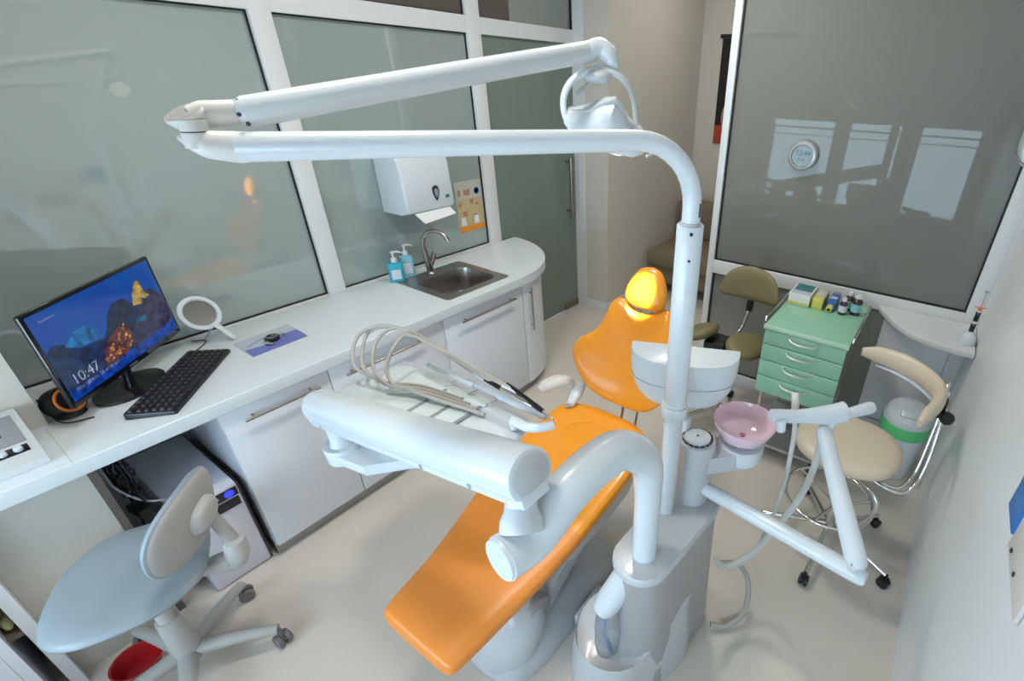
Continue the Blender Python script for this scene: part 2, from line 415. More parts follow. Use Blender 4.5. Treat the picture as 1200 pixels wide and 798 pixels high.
# room beyond the frosted glass
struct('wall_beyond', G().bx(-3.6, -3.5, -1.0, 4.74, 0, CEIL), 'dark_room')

# ------------------------------------------------------------------ far glazed partition (meets the right wall at a slant)
WU = Vector((1, 0, 0)); WN = Vector((0, -1, 0))   # along the partition; towards the room
WO = Vector((0.242, 2.72, 0))
def FP(s, z, off=0): return WO + WU * s + WN * off + Vector((0, 0, z))
Rw = frameM((0, 0, 0), WU, -WN, (0, 0, 1))
def fbox(g, s0, s1, z0, z1, o0=-.03, o1=.03, bev=0.0):
    g.box(FP((s0 + s1) / 2, (z0 + z1) / 2, (o0 + o1) / 2), (s1 - s0, abs(o1 - o0), z1 - z0), rot=Rw, bev=bev); return g
SL = -1.319
struct('trim_7', fbox(G(), SL - .040, SL, 0, CEIL, bev=.003), 'frame')
struct('trim_8', fbox(G(), SL, .0, .757, .838, bev=.003), 'frame')
struct('trim_9', fbox(G(), .0, .063, 0, CEIL, bev=.003), 'frame')
struct('trim_10', fbox(G(), SL, .0, 0, .10, bev=.003), 'frame')
w = sempty('window_9', FP(SL / 2, .838))
obj('pane', fbox(G(), SL, 0, .838, CEIL, -.005, .005), 'tint', w)
g = G()
for a in ((SL, 0, .838, .846), (SL, SL + .008, .846, CEIL), (-.008, 0, .846, CEIL)): fbox(g, *a, .006, .016)
obj('gasket', g, 'gasket', w)
w = sempty('window_10', FP(SL / 2, .10))
obj('pane', fbox(G(), SL, 0, .10, .757, -.005, .005), 'tint', w)
g = G()
for a in ((SL, 0, .749, .757), (SL, SL + .008, .10, .749), (SL, 0, .10, .106)): fbox(g, *a, .006, .016)
obj('gasket', g, 'gasket', w)

# ================================================================== THE WORKTOP RUN
FX = -1.91
def end_curve(xf, y0, xb, y1, n=22, e=2.3):
    o = []
    for k in range(n + 1):
        a = PI / 2 * k / n
        o.append((xb + (xf - xb) * (math.cos(a) ** (2 / e)), y0 + (y1 - y0) * (math.sin(a) ** (2 / e))))
    return o
XB = XW + .0352
out = [(XB, .052), (-2.178, .052), (-2.178, -.45), (-1.883, -.45)] + end_curve(-1.883, 1.87, XB, 2.42, e=2.0)
g = G(); g.prism(out, TOP - .052, TOP, bev=.006)
wt = obj('worktop', g, 'worktop')
cut = obj('tmp_cutter', G().bx(-2.30, -1.985, 1.44, 1.81, .5, 1.0), 'worktop')
md = wt.modifiers.new('b', 'BOOLEAN'); md.operation = 'DIFFERENCE'; md.object = cut; md.solver = 'EXACT'
bpy.context.view_layer.update()
me = bpy.data.meshes.new_from_object(wt.evaluated_get(bpy.context.evaluated_depsgraph_get()))
wt.modifiers.clear(); wt.data = me; bpy.data.objects.remove(cut)
me.set_sharp_from_angle(angle=math.radians(30))
tag(wt, 'long white laminate worktop with rounded end along the frosted glass wall', 'worktop')

obj('joint_strip', G().bx(-2.16, -1.8835, .038, .0395, TOP - .001, TOP + .0004), 'seam', wt)
def cabinet(y0, y1, label, hy0, hy1):
    t = thing('base_cabinet', label, 'cabinet', (FX - .3, (y0 + y1) / 2, 0), 'white base cabinets under the worktop')
    g = G(); g.bx(XB + .03, FX - .02, y0 + .001, y0 + .019, .06, .738); g.bx(XB + .03, FX - .02, y1 - .019, y1 - .001, .06, .738)
    g.bx(XB + .03, FX - .02, y0 + .019, y1 - .019, .06, .078); g.bx(XB + .03, XB + .05, y0 + .019, y1 - .019, .078, .738)
    obj('body', g, 'cabinet', t)
    dr = obj('door', G().bx(FX - .019, FX, y0 + .0018, y1 - .0018, .066, .732, bev=.002), 'cabinet', t)
    g = G(); g.cyl((FX + .026, hy0, .685), (FX + .026, hy1, .685), .0055, seg=12)
    for q in (hy0 + .03, hy1 - .03): g.cyl((FX, q, .685), (FX + .026, q, .685), .004, seg=10)
    obj('handle', g, 'steel_dk', dr)
    obj('plinth', G().bx(FX - .05, FX - .03, y0, y1, 0, .06), 'plinth', t)
    return t
cabinet(.382, .763, 'white base cabinet beside the knee space, nearest the desk chair', .445, .71)
cabinet(.763, 1.331, 'middle white base cabinet, partly hidden behind the instrument tray', .82, 1.21)
cabinet(1.331, 1.885, 'white base cabinet directly under the sink', 1.43, 1.81)
t = thing('corner_cabinet', 'narrow rounded white end cabinet at the far end of the worktop', 'cabinet', (-2.2, 2.05, 0))
c1 = end_curve(FX, 1.887, XB + .03, 2.36, e=2.0)
obj('body', G().prism([(XB + .03, 1.887)] + [(x - .006 if x > -2.4 else x, y) for x, y in c1[:-1]], .06, .738), 'cabinet', t)
c2 = end_curve(FX - .035, 1.887, XB + .03, 2.32, e=2.0)
obj('plinth', G().prism([(XB + .03, 1.887)] + c2[:-1], 0, .06), 'plinth', t)
dd = obj('door', G().prism([(FX - .010, 1.889), (FX + .002, 1.889)] + [(x + .002, y) for x, y in c1[1:9]] + [(x - .010, y) for x, y in reversed(c1[1:9])], .066, .732), 'cabinet', t)
obj('handle', G().cyl((FX + .018, 1.945, .43), (FX + .018, 1.945, .70), .0055, seg=12).cyl((FX - .02, 1.945, .46), (FX + .018, 1.945, .46), .004, seg=8).cyl((FX - .02, 1.945, .67), (FX + .018, 1.945, .67), .004, seg=8), 'steel_dk', dd)

# knee space panels
t = thing('desk_support', 'beige panel with brown edge under the left end of the worktop', 'panel', (FX - .3, -.1, 0))
obj('front_panel', G().bx(-2.005, -1.985, -.206, .051, 0.0, .741), 'beigepanel', t)
obj('side_panel', G().bx(-2.175, -1.982, .0515, .072, 0.0, .741), 'brown', t)
obj('upright_board', G().bx(-2.17, FX - .025, -.235, -.2065, 0, .741), 'frame', t)
t = thing('open_cabinet', 'white open fronted cabinet with dark interior below the sloped front device', 'cabinet', (FX - .2, -.35, 0))
obj('side', G().bx(-2.17, FX - .0, -.292, -.268, 0, .741), 'cabinet', t)
obj('back', G().bx(-2.178, -2.171, -.44, -.2365, 0, .741), 'brown', t)
obj('shelf', G().bx(-2.17, FX - .03, -.2675, -.236, .30, .318), 'brown', t)
obj('door', G().bx(FX - .02, FX - .001, -.44, -.293, .0, .73), 'cabinet', t)
tag(obj('crumpled_cloth', G().ell((FX - .10, -.251, .335), (.05, .013, .015)).ell((FX - .07, -.251, .342), (.03, .012, .02)), 'paleyellow'), 'pale crumpled cloth lying on the shelf of the open cabinet', 'cloth')
g = G(); g.lathe([(.0, .0), (.045, .0), (.066, .055), (.070, .060), (.064, .057), (.042, .007), (0, .007)], (-1.835, -.095, 0))
tag(obj('basin', g, 'redplastic'), 'red plastic basin on the floor under the desk chair', 'basin')

# ------------------------------------------------------------------ sink, tap, soap
t = thing('sink', 'rectangular stainless steel sink set in the worktop', 'sink', (-2.16, 1.62, TOP))
g = G()
o1 = rrect(.43, .43, .02, 6, -2.165, 1.625); o2 = rrect(.29, .345, .06, 6, -2.14, 1.625)
R = [[Vector((p[0], p[1], TOP + .0006)) for p in o1], [Vector((p[0], p[1], TOP + .004)) for p in o1]]
R.append([Vector((-2.165 + (p[0] + 2.165) * .97, 1.625 + (p[1] - 1.625) * .97, TOP + .005)) for p in o1])
for k, z in ((1.0, TOP + .004), (.985, TOP - .004), (.96, TOP - .08), (.92, TOP - .13), (.80, TOP - .148), (.2, TOP - .152), (.01, TOP - .152)):
    R.append([Vector((-2.14 + (p[0] + 2.14) * k, 1.625 + (p[1] - 1.625) * k, z)) for p in o2])
g.loft(R, caps=False); obj('basin', g, 'steel', t)
g = G(); g.lathe([(.03, 0), (.032, .004), (.024, .006), (.0, .005)], (-2.14, 1.625, TOP - .151)); obj('drain', g, 'chrome', t)
obj('overflow', G().cyl((-2.19, 1.456, TOP - .04), (-2.19, 1.462, TOP - .04), .012, seg=16), 'black', t)
tb = Vector((-2.325, 1.60, TOP + .005))
t = thing('tap', 'curved satin steel mixer tap behind the sink', 'tap', tb)
g = G(); g.lathe([(.026, 0), (.026, .008), (.02, .014), (.018, .02)], tb)
g.tube([tb + Vector(v) for v in ((0, 0, .0), (0, -.004, .05), (0, -.012, .11), (.0, -.02, .17), (.015, -.012, .222), (.045, .005, .25), (.085, .025, .252), (.12, .04, .232), (.135, .048, .20))], [.018, .019, .016, .013, .011, .0105, .0105, .0105, .0115], seg=16, sm=6)
obj('spout', g, 'steel_dk', t)
g = G(); g.tube([tb + Vector(v) for v in ((0, .0, .035), (.0, .025, .075), (.0, .045, .115))], [.012, .013, .0135], seg=14, sm=3)
g.tube([tb + Vector(v) for v in ((0, .042, .105), (.03, .07, .112), (.07, .10, .11))], [.007, .005, .004], seg=10, sm=4)
obj('lever', g, 'steel_dk', t)

def soap(x, y, w, h, m, label, ax):
    t = thing('soap_dispenser', label, 'soap bottle', (x, y, TOP))
    g = G(); o = rrect(w, w * .62, .016, 5)
    mm = Matrix.Translation((x, y, TOP + .001)) @ Matrix.Rotation(ax, 4, 'Z')
    rings = [[mm @ Vector((p[0] * k, p[1] * k, z)) for p in o] for k, z in ((.9, 0), (1, .006), (1, h * .9), (.93, h * .97), (.45, h), (.42, h + .004))]
    g.loft(rings); obj('bottle', g, m, t)
    obj('label', G().box(mm @ Vector((0, -w * .31 - .0008, h * .42)), (w * .62, .001, h * .5), rot=mm), 'label', t)
    g = G(); c = mm @ Vector((0, 0, h + .004))
    g.lathe([(.015, 0), (.015, .018), (.012, .02), (.006, .022), (.005, .045), (.010, .047), (.011, .056), (.004, .058)], c)
    dr = mm.to_3x3() @ Vector((1, 0, 0)); g.tube([c + Vector((0, 0, .052)), c + dr * .02 + Vector((0, 0, .054)), c + dr * .042 + Vector((0, 0, .046))], [.006, .005, .004], seg=10, sm=3)
    obj('pump', g, 'white', t)
soap(-2.385, 1.43, .075, .105, 'blue_liquid', 'bright blue liquid soap bottle with white pump, left of the two by the sink', math.radians(60))
soap(-2.405, 1.515, .068, .118, 'cyan_liquid', 'pale cyan soap bottle with white pump, right of the two by the sink', math.radians(60))

# ------------------------------------------------------------------ paper towel dispenser, leaflet
t = thing('paper_towel_dispenser', 'white paper towel dispenser mounted on the frosted glass above the sink', 'dispenser', (XW + .006, 1.67, 1.12))
x1 = -2.30
g = G()
prof = [(XW + .007, 1.425), (x1 - .06, 1.445), (x1 - .02, 1.43), (x1, 1.39), (x1 + .012, 1.17), (x1, 1.152), (x1 - .05, 1.14), (XW + .007, 1.13)]
mm = frameM((0, 0, 0), (1, 0, 0), (0, 0, 1), (0, -1, 0))
g.prism(prof, -1.805, -1.505, mm, bev=.012, seg=3)
obj('cover', g, 'white', t)
g = G(); g.add([Vector(v) for v in ((x1 + .002, 1.55, 1.148), (x1 + .002, 1.775, 1.148), (x1 + .045, 1.775, 1.118), (x1 + .04, 1.575, 1.10), (x1 + .0, 1.55, 1.144), (x1 + .0, 1.775, 1.144), (x1 + .043, 1.775, 1.115), (x1 + .038, 1.575, 1.097))],
     [(0, 1, 2, 3), (7, 6, 5, 4), (0, 3, 7, 4), (1, 5, 6, 2), (3, 2, 6, 7)])
obj('paper_towel', g, 'paper', t)
mm2 = frameM((x1 + .0105, 1.69, 1.235), (0, 1, 0), (0, 0, 1), (1, 0, 0))
g = G(); g.prism(smooth_outline([(0, .04), (.017, .03), (.018, .0), (0, -.038), (-.018, 0), (-.017, .03)]), 0, .004, mm2); obj('badge', g, 'darkmark', t)
g = G(); g.prism(smooth_outline([(0, .025), (.010, .018), (.010, .0), (0, -.022), (-.010, 0), (-.010, .018)]), .004, .006, mm2); obj('badge_shield', g, 'greydisp', t)
obj('badge_mark', G().prism(rrect(.024, .018, .004), 0, .002, frameM((x1 + .0115, 1.76, 1.21), (0, 1, 0), (0, 0, 1), (1, 0, 0))), 'tealmark', t)
t = thing('leaflet', 'cream and orange leaflet stuck on the frosted glass beside the towel dispenser', 'leaflet', (XW + .007, 2.09, .905))
ly0, ly1 = 1.99, 2.195
def leaf(g, y0, y1, z0, z1, x, th=.001): return g.bx(x, x + th, y0, y1, z0, z1)
obj('sheet', leaf(G(), ly0, ly1, .908, 1.218, XW + .0066), 'leaf_top', t)
g = G(); leaf(g, ly0 + .004, ly1 - .004, .935, 1.11, XW + .0077, .0004); obj('picture_panel', g, 'leaf_mid', t)
obj('footer_band', leaf(G(), ly0, ly1, .908, .942, XW + .0078, .0006), 'leaf_low', t)
g = G()
for k, (yy, zz, a, b) in enumerate(((1.93, 1.15, .02, .035), (1.99, 1.15, .05, .035), (1.93, 1.08, .02, .015), (2.02, 1.09, .025, .03), (2.06, 1.07, .02, .02), (1.96, 1.02, .03, .03), (2.04, 1.0, .035, .02))):
    leaf(g, yy + .087 - a / 2, yy + .087 + a / 2, zz - b / 2, zz + b / 2, XW + .0082, .0004)
obj('print', g, 'posterskin', t)
g = G(); g.lathe([(.021, 0), (.021, .001), (.015, .001), (.015, 0)], (XW + .0077, 2.155, 1.15), (1, 0, 0)); obj('round_logo', g, 'bluebox', t)
g = G(); 
for yy, zz in ((1.94, .975), (2.045, .975)): leaf(g, yy + .087 - .018, yy + .087 + .018, zz - .025, zz + .025, XW + .0082, .0005)
obj('tooth_picture', g, 'paper', t)

# ------------------------------------------------------------------ monitor
BLc = Vector((-2.05, .110, .87)); BRc = Vector((-2.41, .495, .87))
mu = (BRc - BLc).normalized(); mw_ = BRc - BLc; W_ = mw_.length; Hh = .312
mn = Vector((0, 0, 1)).cross(mu) ; 
if mn.dot(EYE - BLc) < 0: mn = -mn
MM = frameM(BLc, mu, (0, 0, 1), mn)   # x along, y up, z towards viewer
sb = Vector((-2.235, .265, TOP))
t = thing('computer_monitor', 'black widescreen monitor showing a blue lock screen', 'monitor', sb)
g = G(); g.prism(rrect(W_, Hh, .006, 3, W_ / 2, Hh / 2), -.012, 0.0, MM, bev=.002); obj('casing', g, 'blackgloss', t)
def em(name, c, s=.8):
    m = bpy.data.materials.new(name); m.use_nodes = True; nt = m.node_tree; b = nt.nodes['Principled BSDF']
    tc = nt.nodes.new('ShaderNodeTexCoord'); nz = nt.nodes.new('ShaderNodeTexNoise'); nz.inputs['Scale'].default_value = 38; nz.inputs['Detail'].default_value = 5
    rp = nt.nodes.new('ShaderNodeValToRGB'); rp.color_ramp.elements[0].position = .35; rp.color_ramp.elements[0].color = (*[v * .35 for v in c], 1)
    rp.color_ramp.elements[1].position = .65; rp.color_ramp.elements[1].color = (*[v * 1.5 for v in c], 1)
    nt.links.new(tc.outputs['Object'], nz.inputs['Vector']); nt.links.new(nz.outputs['Fac'], rp.inputs['Fac']); nt.links.new(rp.outputs['Color'], b.inputs['Emission Color'])
    b.inputs['Base Color'].default_value = (.005, .005, .006, 1); b.inputs['Roughness'].default_value = .15
    b.inputs['Emission Color'].default_value = (*c, 1); b.inputs['Emission Strength'].default_value = s
    return m
# screen: blue sky with a slight procedural gradient
ms = bpy.data.materials.new('screen sky'); ms.use_nodes = True; nt = ms.node_tree; b = nt.nodes['Principled BSDF']
b.inputs['Base Color'].default_value = (.004, .005, .008, 1); b.inputs['Roughness'].default_value = .12
tc = nt.nodes.new('ShaderNodeTexCoord'); nz = nt.nodes.new('ShaderNodeTexNoise'); nz.inputs['Scale'].default_value = 4.5
rp = nt.nodes.new('ShaderNodeValToRGB'); rp.color_ramp.elements[0].position = .3; rp.color_ramp.elements[0].color = (.0, .045, .34, 1)
rp.color_ramp.elements[1].position = .7; rp.color_ramp.elements[1].color = (.0, .10, .38, 1)
nt.links.new(tc.outputs['Object'], nz.inputs['Vector']); nt.links.new(nz.outputs['Fac'], rp.inputs['Fac']); nt.links.new(rp.outputs['Color'], b.inputs['Emission Color'])
b.inputs['Emission Strength'].default_value = .75
M['scr_sky'] = ms
M['scr_mtn'] = em('screen mountain', (.003, .022, .085)); M['scr_mtn2'] = em('screen hill', (.004, .014, .05)); M['scr_snow'] = em('screen snow peak', (.0, .13, .36))
M['scr_text'] = em('screen writing', (.28, .33, .45), .8); M['scr_town'] = em('screen town', (.10, .02, .03)); M['scr_town2'] = em('screen town lights', (.42, .14, .02)); M['scr_gold'] = em('screen gold', (.42, .30, .07))
M['scr_sea'] = em('screen water', (.0, .04, .30)); M['scr_dusk'] = em('screen dusk hills', (.03, .028, .075)); M['scr_teal'] = em('screen teal', (.0, .10, .22))
bz = .012
sw, sh = W_ - 2 * bz, Hh - 2 * bz - .008
def SC(u, v): return (bz + u * sw, bz + .008 + v * sh)
sc = obj('screen', G().prism([SC(0, 0), SC(1, 0), SC(1, 1), SC(0, 1)], 0.0002, .0008, MM), 'scr_sky', t)
def sp(pts, zz, m, name='screen_picture'):
    g = G(); g.prism([SC(*p) for p in pts], .0008 + zz * .0002, .0009 + zz * .0002, MM); return obj(name, g, m, sc)
sp([(0, .12), (.42, .12), (.40, .42), (.30, .45), (.20, .47), (.12, .60), (.05, .64), (0, .58)], 0, 'scr_mtn')
sp([(.12, .56), (.2, .48), (.34, .45), (.38, .52), (.30, .66), (.22, .66)], 1, 'scr_snow')
sp([(.34, .12), (.80, .12), (.80, .52), (.72, .60), (.66, .72), (.56, .73), (.48, .62), (.44, .50), (.38, .40)], 2, 'scr_mtn2')
sp([(.55, .10), (1, .10), (1, .50), (.93, .66), (.86, .68), (.78, .60), (.70, .42), (.60, .32)], 3, 'scr_dusk')
sp([(0, .0), (1, .0), (1, .16), (.7, .12), (.45, .13), (.2, .12), (0, .13)], 3.5, 'scr_sea')
sp([(.30, .12), (.34, .30), (.42, .40), (.52, .46), (.60, .40), (.58, .22), (.50, .12)], 4, 'scr_town')
for k in range(70):
    u = random.uniform(.31, .56); v = random.uniform(.14, .20 + (u - .31)); a = random.uniform(.006, .022)
    sp([(u, v), (u + a, v), (u + a, v + a * 1.8), (u, v + a * 1.5)], 5 + k * .05, 'scr_town2' if k % 3 else 'scr_gold', 'screen_light')
sp([(.66, .36), (.76, .36), (.78, .41), (.68, .42)], 5, 'scr_teal')
sp([(.73, .68), (.79, .80), (.815, .84), (.845, .82), (.85, .66), (.88, .60), (.84, .58), (.79, .64)], 6, 'scr_gold')
sp([(.71, .58), (.74, .68), (.80, .64), (.80, .54), (.76, .56)], 6.5, 'scr_gold')
def stext(body, u, v, size): 
    x, y = SC(u, v); return text('screen_text', body, size, MM @ Matrix.Translation((x, y, .0025)), 'scr_text', sc, 0)
stext('10:47', .05, .155, .047)
stext('понеділок, 26 жовтня', .045, .085, .0175)
stext('Подобається', .055, .90, .009)
sq = mu.to_3d()
foot = frameM(sb, mu, mn, (0, 0, 1))
g = G(); g.prism([(.12 * math.cos(2 * PI * k / 40), .085 * math.sin(2 * PI * k / 40)) for k in range(40)], 0.001, .010, foot, bev=.003); obj('stand_base', g, 'blackgloss', t)
g = G(); nb = MM @ Vector((W_ * .47, .03, -.018)); 
g.tube([sb + Vector((0, 0, .008)), sb.lerp(nb, .5), nb + Vector((0, 0, .03))], [.028, .022, .024], seg=16, sm=4, sq=(1, .7)); obj('stand_neck', g, 'blackgloss', t)
text('brand_mark', 'SAMSUNG', .008, MM @ Matrix.Translation((W_ * .46, .0055, .0006)), 'greydisp', t)

# keyboard
kc = [at(150, 484, z=TOP + .01), at(203, 487, z=TOP + .01), at(266, 413, z=TOP + .01), at(225, 411, z=TOP + .01)]
kx = ((kc[3] - kc[0]) + (kc[2] - kc[1])).normalized(); kx.z = 0; kx.normalize()
kcen = (kc[0] + kc[1] + kc[2] + kc[3]) / 4; kcen.z = TOP
ky = Vector((0, 0, 1)).cross(kx)
KW, KD = .43, .142
KM = frameM(kcen, kx, ky, (0, 0, 1))
t = thing('keyboard', 'black full-size keyboard lying in front of the monitor', 'keyboard', kcen)
g = G(); rr = rrect(KW, KD, .008, 4)
tilt = lambda x, y, z: KM @ Vector((x, y, z + (y + KD / 2) * .06))
g.loft([[KM @ Vector((p[0], p[1], .001)) for p in rr], [tilt(p[0], p[1], .010) for p in rr], [tilt(p[0] * .992, p[1] * .98, .013) for p in rr]])
obj('keyboard_base', g, 'black', t)
key_me = None
rows = 6; ncol = 16
for r in range(rows):
    for c in range(ncol):
        if r == 0 and 4 <= c <= 8 and c != 6: continue
        wd = .0195 if not (r == 0 and c == 6) else .105
        if key_me is None or wd > .1:
            g = G(); o = rrect(wd, .0158, .003, 2)
            g.loft([[Vector((p[0], p[1], 0)) for p in o], [Vector((p[0] * .85, p[1] * .82, .005)) for p in o]])
            kk = obj('key', g, 'key')
            if wd < .1: key_me = kk.data
        else:
            kk = bpy.data.objects.new('key', key_me); col.objects.link(kk)
        x = (c - (ncol - 1) / 2) * .0262; y = (r - 2.5) * .0205 + (.004 if r == 5 else 0)
        kk.parent = t
        kk.matrix_basis = Matrix.Translation(-kcen) @ KM @ Matrix.Translation((x, y, .0128 + (y + KD / 2) * .06))
obj('indicator_strip', G().box(KM @ Vector((.18, KD / 2 - .012, .0236)), (.06, .006, .001), rot=KM), 'keymark', t)
g = G()
for r in range(6):
    for c in range(16):
        if r == 0 and 4 <= c <= 8: continue
        g.box(KM @ Vector(((c - 7.5) * .0262 - .004, (r - 2.5) * .0205 + .002 + (.004 if r == 5 else 0), .0184 + ((r - 2.5) * .0205 + KD / 2) * .06)), (.005, .005, .0006), rot=KM)
obj('key_legend', g, 'keymark', t)
# keyboard cable
a0 = KM @ Vector((.06, KD / 2 + .012, .006))
tag(obj('keyboard_cable', G().tube([a0, a0 + Vector((-.03, .02, -.003)), (-2.40, .55, TOP + .004), (-2.46, .52, TOP + .004)], .0022, seg=8, sm=8), 'black'), 'thin black cable running from the keyboard to the window rail', 'cable')

# speaker behind monitor
sp_c = Vector((-2.195, .108, TOP + .05))
t = thing('desk_speaker', 'round black speaker with orange ring tucked behind the monitor corner', 'speaker', (sp_c.x, sp_c.y, TOP))
dirs = (Vector((EYE.x, EYE.y, 1.1)) - sp_c).normalized(); dirs = Vector((.75, .45, .35)).normalized()
g = G(); g.lathe([(.0, -.05), (.035, -.05), (.048, -.03), (.05, .0), (.046, .02), (.040, .022), (.030, .012), (.0, .008)], sp_c, dirs); obj('speaker_body', g, 'black', t)
g = G(); g.tube([sp_c + Vector((1, 0, 0)).rotation_difference(Vector((1, 0, 0))) @ v for v in [ (Vector((0, 0, 1)).rotation_difference(dirs)) @ Vector((.037 * math.cos(a), .037 * math.sin(a), .022)) for a in [2 * PI * k / 28 for k in range(28)]]], .0042, seg=10, closed=True); obj('orange_ring', g, 'orangering', t)
obj('foot', G().cyl((sp_c.x, sp_c.y, TOP + .001), (sp_c.x, sp_c.y, TOP + .02), .036, .03), 'black', t)
tag(obj('speaker_cable', G().tube([(-2.29, .10, TOP + .02), (-2.27, .065, TOP + .05), (-2.22, .058, TOP + .065), (-2.19, .065, TOP + .03), (-2.17, .07, TOP + .004), (-2.13, .09, TOP + .004), (-2.11, .14, TOP + .004)], .0022, seg=8, sm=8), 'black'), 'thin looping cable behind the desk speaker', 'cable')

# hand mirror on a stand
mc = at(234, 367, x=-2.40)
t = thing('hand_mirror', 'round white framed hand mirror leaning beside the monitor', 'mirror', (-2.40, .60, TOP))
hend = at(276, 396, z=TOP + .008)
ax = (hend - mc); 
nrm = (EYE - mc).normalized(); nrm = (nrm + Vector((0, 0, .55))).normalized()
nrm = (nrm - ax.normalized() * nrm.dot(ax.normalized())).normalized()
side = ax.normalized().cross(nrm)
MR = frameM(mc, ax, side, nrm)
rr_ = .052
g = G(); g.loft([[MR @ Vector((rx * math.cos(a) * 1.12, rx * math.sin(a), z)) for a in [2 * PI * k / 40 for k in range(40)]] for rx, z in ((.01, -.006), (.056, -.006), (.066, 0), (.064, .006), (.053, .007), (.049, .003), (.01, .003))])
obj('frame', g, 'white', t)
obj('mirror_glass', G().loft([[MR @ Vector((rx * math.cos(a) * 1.12, rx * math.sin(a), z)) for a in [2 * PI * k / 40 for k in range(40)]] for rx, z in ((.001, .0035), (.0488, .0035), (.0485, .0048), (.001, .0048))]), 'mirror', t)
L_ = ax.length
g = G(); g.tube([MR @ Vector((.062, 0, 0)), MR @ Vector((.085, 0, 0)), MR @ Vector((L_ * .6, 0, 0)), MR @ Vector((L_, 0, 0))], [.018, .014, .013, .014], seg=12, sm=3, sq=(.5, 1)); obj('handle', g, 'white', t)
g = G(); p = MR @ Vector((.06, .0, -.006)); f1 = Vector((-2.44, .565, TOP + .003)); g.tube([p, p.lerp(f1, .5), f1], .004, seg=8); obj('prop_stand', g, 'clear', t)

# leaflet card and dark round gadget on it
cq = [at(273, 404, z=TOP), at(297, 419, z=TOP), at(361, 394, z=TOP), at(337, 380, z=TOP)]
t = thing('brochure', 'pale blue and violet folded brochure lying on the worktop', 'brochure', (sum((p.x for p in cq)) / 4, sum((p.y for p in cq)) / 4, TOP))
g = G(); g.prism([(p.x, p.y) for p in cq], TOP + .0008, TOP + .0022); obj('page', g, 'palecard', t)
def lerpq(u, v): return cq[0].lerp(cq[1], u).lerp(cq[3].lerp(cq[2], u), v)
pts = [lerpq(.55, .02), lerpq(1, 0), lerpq(1, 1), lerpq(.45, 1), lerpq(.45, .75), lerpq(.7, .5), lerpq(.62, .25)]
g = G(); g.prism([(p.x, p.y) for p in pts], TOP + .0022, TOP + .0026); obj('printed_band', g, 'violetblue', t)
q0 = lerpq(.45, .08); e1 = (lerpq(.3, .4) - lerpq(.45, .08)).normalized(); e1.z = 0
e2h = Vector((0, 0, 1)).cross(e1)
obj('heading', G().tube([Vector((q0.x, q0.y, TOP + .0026)) + e1 * (.011 * k) + e2h * (.005 if k % 2 else -.003) for k in range(9)], .0014, seg=6, sm=4), 'bluebox', t)
pc = at(319, 396, z=TOP + .012)
t = thing('wristwatch', 'small dark round wristwatch lying on the brochure', 'watch', (pc.x, pc.y, TOP + .003))
g = G(); g.lathe([(.0, .0), (.025, .0), (.029, .006), (.029, .014), (.024, .018), (.0, .0185)], (pc.x, pc.y, TOP + .003)); obj('watch_case', g, 'blackgloss', t)
g = G(); g.lathe([(.022, .0182), (.022, .0196), (.018, .0196), (.018, .0182)], (pc.x, pc.y, TOP + .003)); obj('bezel_ring', g, 'chrome', t)
g = G(); e2 = Vector((-e1.y, e1.x, 0)); cen = Vector((pc.x, pc.y, TOP + .008))
g.tube([cen + e1 * .02, cen + e1 * .045 + Vector((0, 0, .004)), cen + e1 * .06 - e2 * .01 - Vector((0, 0, .002))], .006, seg=8, sm=4, sq=(.35, 1.3)); obj('strap', g, 'silver', t); g = G(); g.tube([cen - e1 * .02, cen - e1 * .04 - e2 * .01 + Vector((0, 0, .003)), cen - e1 * .035 - e2 * .035], .006, seg=8, sm=4, sq=(.35, 1.3)); obj('strap', g, 'silver', t)

# sloped device on the near end of the worktop
t = thing('desk_device', 'white sloped-front device with round knobs at the near end of the worktop', 'device', (-2.03, -.12, TOP))
yA, yB = -.30, .010
prof = [(-1.94, .0), (-1.943, .022), (-2.142, .092), (-2.165, .094), (-2.17, 0)]
mm = frameM((0, 0, TOP + .001), (1, 0, 0), (0, 0, 1), (0, -1, 0))
g = G(); g.prism(prof, -yB, -yA, mm, bev=.005); obj('casing', g, 'white', t)
sl = (Vector((-2.142, 0, .092)) - Vector((-1.943, 0, .022))); sl.normalize(); snn = Vector((0, 1, 0)).cross(sl); snn = snn if snn.z > 0 else -snn
def dv(u, y, h=0): return Vector((-1.943, y + .262, TOP + .023)) + sl * u * .86 + snn * h
RD = frameM((0, 0, 0), (0, 1, 0), sl, snn)
def dpanel(name, u0, u1, y0, y1, m, h=.001, th=.002): return obj(name, G().box(dv((u0 + u1) / 2, (y0 + y1) / 2, h), (y1 - y0, (u1 - u0) * .86, th), rot=RD, bev=.0005), m, t)
dpanel('control_strip', .050, .084, -.59, -.272, 'blackgloss', .0012)
dpanel('cover', .098, .235, -.59, -.268, 'greydisp', .0016)
dpanel('display', .145, .19, -.56, -.305, 'blackgloss', .003)
dpanel('warning_label', .104, .118, -.50, -.36, 'redplastic', .003, .001)
for yy in (-.292, -.322, -.352): obj('knob', G().cyl(dv(.067, yy, .001), dv(.067, yy, .012), .010, .009, seg=18, bev=.002), 'white', t)
g = G(); g.lathe([(.0, .0), (.008, .0), (.008, .006), (.0, .006)], dv(.167, -.322, .004), snn, seg=16); g.lathe([(.0, .0), (.008, .0), (.008, .006), (.0, .006)], dv(.167, -.345, .004), snn, seg=16); obj('dial', g, 'silver', t)

